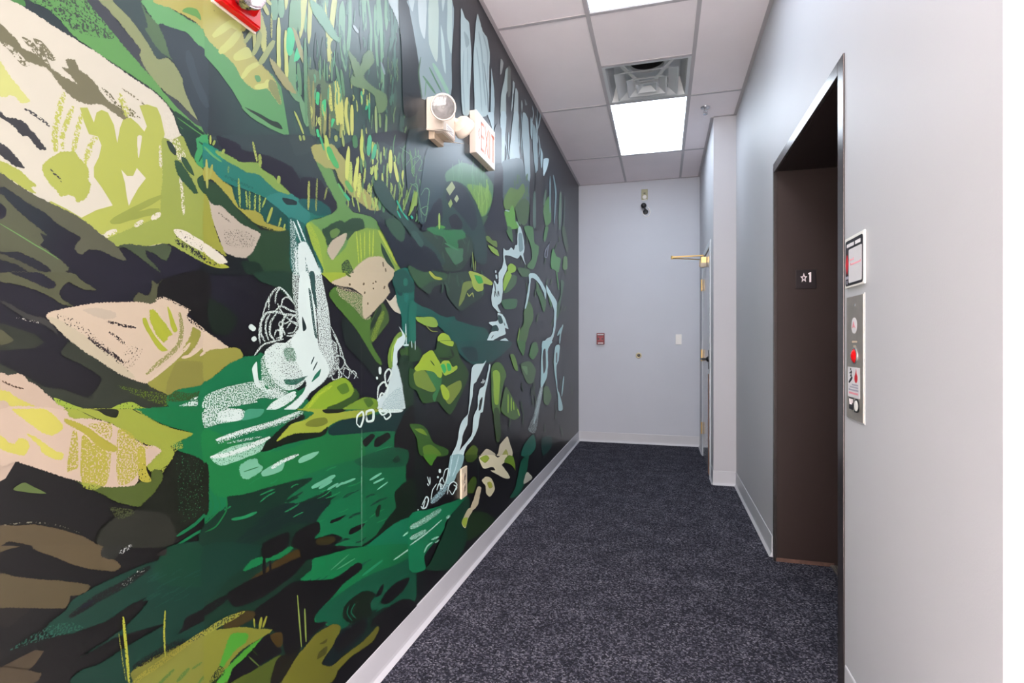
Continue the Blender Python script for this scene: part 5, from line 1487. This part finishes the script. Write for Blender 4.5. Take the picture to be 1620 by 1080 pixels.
P 124436 1050 60 1125 -10 1110 130 1090 260 1020 380 945 402 1000 300
P c0b49a 650 20 700 -10 790 -10 830 20 870 -10 922 -10 900 60 870 90 900 130 947 205 920 222 860 200 760 143 805 142 780 110 690 122
P 8a9a3c 660 30 720 -5 752 30 710 72
P 5a7028 890 60 930 0 982 20 1000 142 960 90
P b8ac90 678 240 720 203 770 220 802 300 790 350 755 392 720 360 715 290
P 8a8a3a 730 260 765 250 782 300 750 312
P b0a088 630 320 650 293 674 310 660 380 640 470 590 522 573 490 600 420
P b0a488 538 520 570 498 592 520 550 600 522 692 488 640
P 8a9a3c 500 600 545 590 522 682 490 640
P 9a9488 1088 210 1110 158 1157 200 1150 227 1078 272
B 2a3a38 4 645 0 645 290
@ 560 220 4.5
P 3a4f58 520 60 640 50 800 60 1000 230 985 330 700 310 620 440 500 600 450 560 470 330
P 5c8a68 650 240 760 170 900 220 985 330 970 480 910 560 850 420 790 340 700 300 655 300
P 7ea850 800 330 870 330 960 370 970 450 910 550 860 440
G 9ac060/.9 20 6 150 90 10 820 340 960 500
G 6a9a74/.9 14 6 150 92 12 690 200 940 300
P 46664a 890 560 985 550 965 640 905 650
P 262a36 1003 200 1052 200 1055 480 1085 645 1000 650 905 655 960 530 990 400
P 2f4a48 650 320 720 303 790 340 860 450 900 560 930 680 935 880 860 860 830 700 700 640 620 600 610 500
P 283440 690 318 730 308 790 360 850 480 870 600 840 650 800 590 720 500 650 420
P 202630 668 560 720 533 768 600 752 645 690 632
P 2b3240 560 470 612 425 622 560 560 640 475 645 500 590
P 34504c 130 330 200 300 330 520 420 600 480 680 560 760 640 880 560 900 480 760 430 770 400 680 300 560 200 470
P 222a36 160 590 260 640 400 700 470 750 560 800 625 940 480 950 380 890 312 900 240 740
P 3e5e4c 220 580 300 568 352 640 346 722 300 712 250 650
P 40605a 400 660 440 660 490 740 470 770 430 720
P 3a8052 512 640 580 628 640 650 765 650 782 700 730 720 737 792 680 760 640 690 580 682
P 4d7a5c 650 790 740 780 772 860 720 892 690 850
B 4f9064 12 640 740 738 792
S bcc498 650 356 692 302 716 345 676 402
S bcc498 708 428 728 396 742 425 724 452
S a4b870 664 460 684 426 698 462 680 490
B b8d870 13 601 528 601 642
B 8fb060/.9 10 352 308 300 505
B 8fb060/.9 10 402 330 340 520
B 9ab858 18 440 375 430 440 382 545
B 7aa880/.9 6 470 400 500 352 530 372 505 540 470 500 520 480 500 590
B 7aa880/.9 6 400 330 440 320 452 400 480 590
B 7aa880/.8 5 390 150 470 120 400 220 430 270
B 7aa880/.8 5 320 60 400 120 360 190
B 30c0a0 10 300 440 330 512
B 30c0a0 10 345 530 380 577
B 30c0a0 10 300 510 326 562
B 30c0a0 14 400 545 412 567
P 3f6044 380 900 480 948 560 940 652 962 640 1000 540 1012 470 1060 420 1000
B b0b84a 20 530 942 570 985 622 995
P 24564f 300 940 350 930 400 1000 420 1085 300 1085 270 1000
B 2f7a6a 30 360 990 360 1045
"""
WALLMM = False                        # marks outside the photograph's view are given in wall millimetres
def to_wall(u, v_):
    if WALLMM: return min(max(u / 1000, YLEND + 0.01), YB - 0.002), min(max(v_ / 1000, 0.002), H - 0.004)
    a, b = (u - 810) / FPX, (540 - v_) / FPX
    dx = a * math.cos(YAW) - math.sin(YAW); dy = a * math.sin(YAW) + math.cos(YAW)
    if dx > -0.02: dx = -0.02
    t_ = (XL - CX) / dx
    return min(max(CY + t_ * dy, YLEND + 0.01), YB - 0.002), min(max(CZ + t_ * b, 0.002), H - 0.004)
def catmull(pts, closed, sub):
    n = len(pts); out = []
    for i in range(n if closed else n - 1):
        g = (lambda k: pts[k % n]) if closed else (lambda k: pts[min(max(k, 0), n - 1)])
        p0, p1, p2, p3 = g(i - 1), g(i), g(i + 1), g(i + 2)
        for s_ in range(sub):
            t_ = s_ / sub
            q = []
            for c in (0, 1):
                m1, m2 = 0.38 * (p2[c] - p0[c]), 0.38 * (p3[c] - p1[c])
                q.append((2 * t_**3 - 3 * t_**2 + 1) * p1[c] + (t_**3 - 2 * t_**2 + t_) * m1 + (-2 * t_**3 + 3 * t_**2) * p2[c] + (t_**3 - t_**2) * m2)
            out.append(tuple(q))
    if not closed: out.append(pts[-1])
    return out
VV, FF, CC = [], [], []
class Mark:
    n = 0
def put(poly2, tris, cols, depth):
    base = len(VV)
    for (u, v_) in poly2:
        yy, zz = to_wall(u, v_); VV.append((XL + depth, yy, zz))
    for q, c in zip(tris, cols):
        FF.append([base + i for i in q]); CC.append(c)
ox = oy = 0.0; sc_ = 5.0
rnd = random.Random(11)
def ribbon(P_, wdt, h, al, tip=0.45, col=None):
    Mark.n += 1; dep = 0.0006 + Mark.n * 1.4e-6
    w_ = wdt / sc_ / 2
    if col is None: col = paint(h, P_)
    if tip < 1: P_ = catmull(P_, False, 5) if len(P_) > 2 else [tuple(P_[0][c] + (P_[1][c] - P_[0][c]) * k / 6 for c in (0, 1)) for k in range(7)]
    n = len(P_); pol = []; cols = []; tris = []
    for i, p_ in enumerate(P_):
        a, b = P_[max(i - 1, 0)], P_[min(i + 1, n - 1)]
        dx, dy = b[0] - a[0], b[1] - a[1]; L_ = math.hypot(dx, dy) or 1
        t_ = i / (n - 1); k = w_ * (tip + (1 - tip) * min(1, 5 * t_, 5 * (1 - t_))) * rnd.uniform(0.92, 1.08)
        nx, ny = -dy / L_ * k, dx / L_ * k
        pol += [(p_[0] + nx, p_[1] + ny), p_, (p_[0] - nx, p_[1] - ny)]
    ce, cm_ = col + (al * (0.75 if al < 1 else 1),), col + (min(1, al * (1.1 if al < 1 else 1)),)
    va = [ce, cm_, ce] * n
    for i in range(n - 1):
        q = 3 * i
        for f in ((q, q + 3, q + 4, q + 1), (q + 1, q + 4, q + 5, q + 2)):
            tris.append(f); cols.append([va[z] for z in f])
    put(pol, tris, cols, dep)
# lit palette divided by fitted scene light: a lighting correction baked into the colours
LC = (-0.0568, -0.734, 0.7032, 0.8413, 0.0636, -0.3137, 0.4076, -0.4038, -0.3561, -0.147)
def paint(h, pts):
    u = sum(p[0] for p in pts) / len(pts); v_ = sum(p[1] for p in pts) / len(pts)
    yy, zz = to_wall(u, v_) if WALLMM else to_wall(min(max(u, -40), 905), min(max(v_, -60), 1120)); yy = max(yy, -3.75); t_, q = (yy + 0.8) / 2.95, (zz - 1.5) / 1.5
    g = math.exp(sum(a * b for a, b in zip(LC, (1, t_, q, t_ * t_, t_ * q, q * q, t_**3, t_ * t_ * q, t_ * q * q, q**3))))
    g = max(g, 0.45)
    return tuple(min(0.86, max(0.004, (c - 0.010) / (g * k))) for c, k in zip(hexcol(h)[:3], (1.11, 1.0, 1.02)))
for ln in MURAL.strip().split('\n'):
    tk = ln.split()
    if not tk: continue
    if tk[0] == '@W': WALLMM, ox, oy, sc_ = True, 0.0, 0.0, 1.0; continue
    WALLMM = WALLMM and tk[0] != '@'
    if tk[0] == '@':
        ox, oy = float(tk[1]), float(tk[2]); sc_ = float(tk[3]) if len(tk) > 3 else 5.0; continue
    kind = tk[0]; h, _, al = tk[1].partition('/'); al = float(al) if al else 1.0
    nums = [float(q) for q in tk[2:]]
    def snap(q): return q if WALLMM else -3.0 if -45 < q < -3 else 1083.0 if 1083 < q < 1125 else q
    st = 1 if kind == 'B' else 0
    if kind in 'PS': nums = [snap(q) if i % 2 else q for i, q in enumerate(nums)]
    wdt = 0
    if kind == 'B': wdt = nums.pop(0)
    P_ = [(ox + nums[i] / sc_, oy + nums[i + 1] / sc_) for i in range(0, len(nums) - 1, 2)]
    Mark.n += 1; dep = 0.0006 + Mark.n * 1.4e-6
    if kind == 'G':                       # a scatter of quick brush strokes: n, width, length, angle, spread, box
        n_, wd, ln_, an, sp_, x0, y0, x1, y1 = nums
        for k in range(int(n_)):
            a = math.radians(an + rnd.uniform(-sp_, sp_)); l2 = ln_ * rnd.uniform(0.5, 1.2) / 2
            x, y = rnd.uniform(x0, x1), rnd.uniform(y0, y1); bow = rnd.uniform(-0.08, 0.08) * ln_
            q = [(x - math.cos(a) * l2, y - math.sin(a) * l2), (x + math.sin(a) * bow, y - math.cos(a) * bow), (x + math.cos(a) * l2, y + math.sin(a) * l2)]
            ribbon([(ox + u / sc_, oy + v_ / sc_) for u, v_ in q], wd * rnd.uniform(0.6, 1.3), h, al, 0.1)
        continue
    if kind in 'PS':
        Mark.n += 1; dep = 0.0006 + Mark.n * 1.4e-6
        if kind == 'P': P_ = catmull(P_, True, 4)
        P_ = [(a + rnd.uniform(-0.3, 0.3), b + rnd.uniform(-0.3, 0.3)) for a, b in P_]
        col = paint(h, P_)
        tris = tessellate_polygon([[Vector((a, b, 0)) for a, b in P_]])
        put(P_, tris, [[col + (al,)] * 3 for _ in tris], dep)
        ar = abs(sum(P_[k - 1][0] * P_[k][1] - P_[k][0] * P_[k - 1][1] for k in range(len(P_)))) / 2
        if kind == 'P' and al == 1 and ar > 500 and ox < 640 and not WALLMM:      # dry, broken rim on the big shapes
            rim = [P_[k] for k in range(0, len(P_), 1)]; ribbon(rim + rim[:1], 11, h, 0.5, 1.0, col)
    else: ribbon(P_, wdt, h, al)
me = bpy.data.meshes.new('mural')
# ground coat under all the marks: slate with glare haze in its colour upstairs, near-black and plum lower down, blended
GX = (-120, 60, 200, 320, 420, 520, 600, 680, 740, 790, 830, 860, 885, 900, 908)
GY = (-420, -120, 30, 160, 260, 360, 460, 560, 660, 760, 880, 1000, 1200)
def ground(x, y):
    if y < 240: h = '39454b' if x < 330 else ('47605f' if x < 640 else '2b2e35')
    elif y < 640: h = '2f2e39' if x < 330 else ('1d232b' if x < 640 else '2a2d34')
    else: h = '241f24' if x < 330 else ('10302a' if x < 640 else '14181a')
    return h
gb = len(VV); gc = {}
for i_, gx in enumerate(GX):
    for j_, gy in enumerate(GY):
        yy, zz = to_wall(gx, gy)
        if i_ == 0: yy = YLEND + 0.01
        if i_ == len(GX) - 1: yy = YB - 0.002
        # rows are laid at fixed heights on the wall so that the grid stays rectangular
        zz = H - 0.004 - (H - 0.006) * j_ / (len(GY) - 1)
        py_ = 540 - FPX * (zz - CZ) / ((XL - CX) * -math.sin(YAW) + (yy - CY) * math.cos(YAW))
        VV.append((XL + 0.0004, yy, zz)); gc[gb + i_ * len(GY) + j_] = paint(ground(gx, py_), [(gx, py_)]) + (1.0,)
for i_ in range(len(GX) - 1):
    for j_ in range(len(GY) - 1):
        f = [gb + i_ * len(GY) + j_, gb + (i_ + 1) * len(GY) + j_, gb + (i_ + 1) * len(GY) + j_ + 1, gb + i_ * len(GY) + j_ + 1]
        FF.append(f); CC.append([gc[q] for q in f])
# marks must face the corridor (+X)
for i, f in enumerate(FF):
    a, b, c = (VV[f[k]] for k in (0, 1, 2))
    nx = (b[1] - a[1]) * (c[2] - a[2]) - (b[2] - a[2]) * (c[1] - a[1])
    if nx < 0: FF[i] = f[::-1]; CC[i] = CC[i][::-1]
me.from_pydata(VV, [], FF)
at = me.color_attributes.new('paint', 'FLOAT_COLOR', 'CORNER')
flat = []
for p_, cs in zip(me.polygons, CC):
    for c in cs: flat += list(c)
at.data.foreach_set('color', flat)
me.materials.append(M['mural'])
mu = bpy.data.objects.new('mural', me); COL.objects.link(mu); mu.parent = wl
mu['label'] = 'painted mural of mossy green rocks and white waterfalls'

# ------------------------------------------------------------------ camera, view
cam = bpy.data.cameras.new('camera'); co = bpy.data.objects.new('camera', cam); COL.objects.link(co)
co.location = (CX, CY, CZ); co.rotation_euler = (PI / 2, 0, YAW)
cam.sensor_width = 36.0; cam.sensor_fit = 'HORIZONTAL'; cam.lens = FPX / 1620 * 36.0; cam.clip_start = 0.02
S.camera = co
w = bpy.data.worlds.new('world'); w.use_nodes = True; S.world = w
w.node_tree.nodes['Background'].inputs[0].default_value = (0.5, 0.5, 0.52, 1); w.node_tree.nodes['Background'].inputs[1].default_value = 0.1
S.view_settings.view_transform = 'Standard'; S.view_settings.look = 'None'; S.view_settings.gamma = 1.0
S.view_settings.exposure = 0.03; S.view_settings.use_curve_mapping = False
S.cycles.max_bounces = 10; S.cycles.diffuse_bounces = 6; S.cycles.transparent_max_bounces = 24
S.cycles.use_denoising = True
S.cycles.caustics_reflective = False; S.cycles.caustics_refractive = False
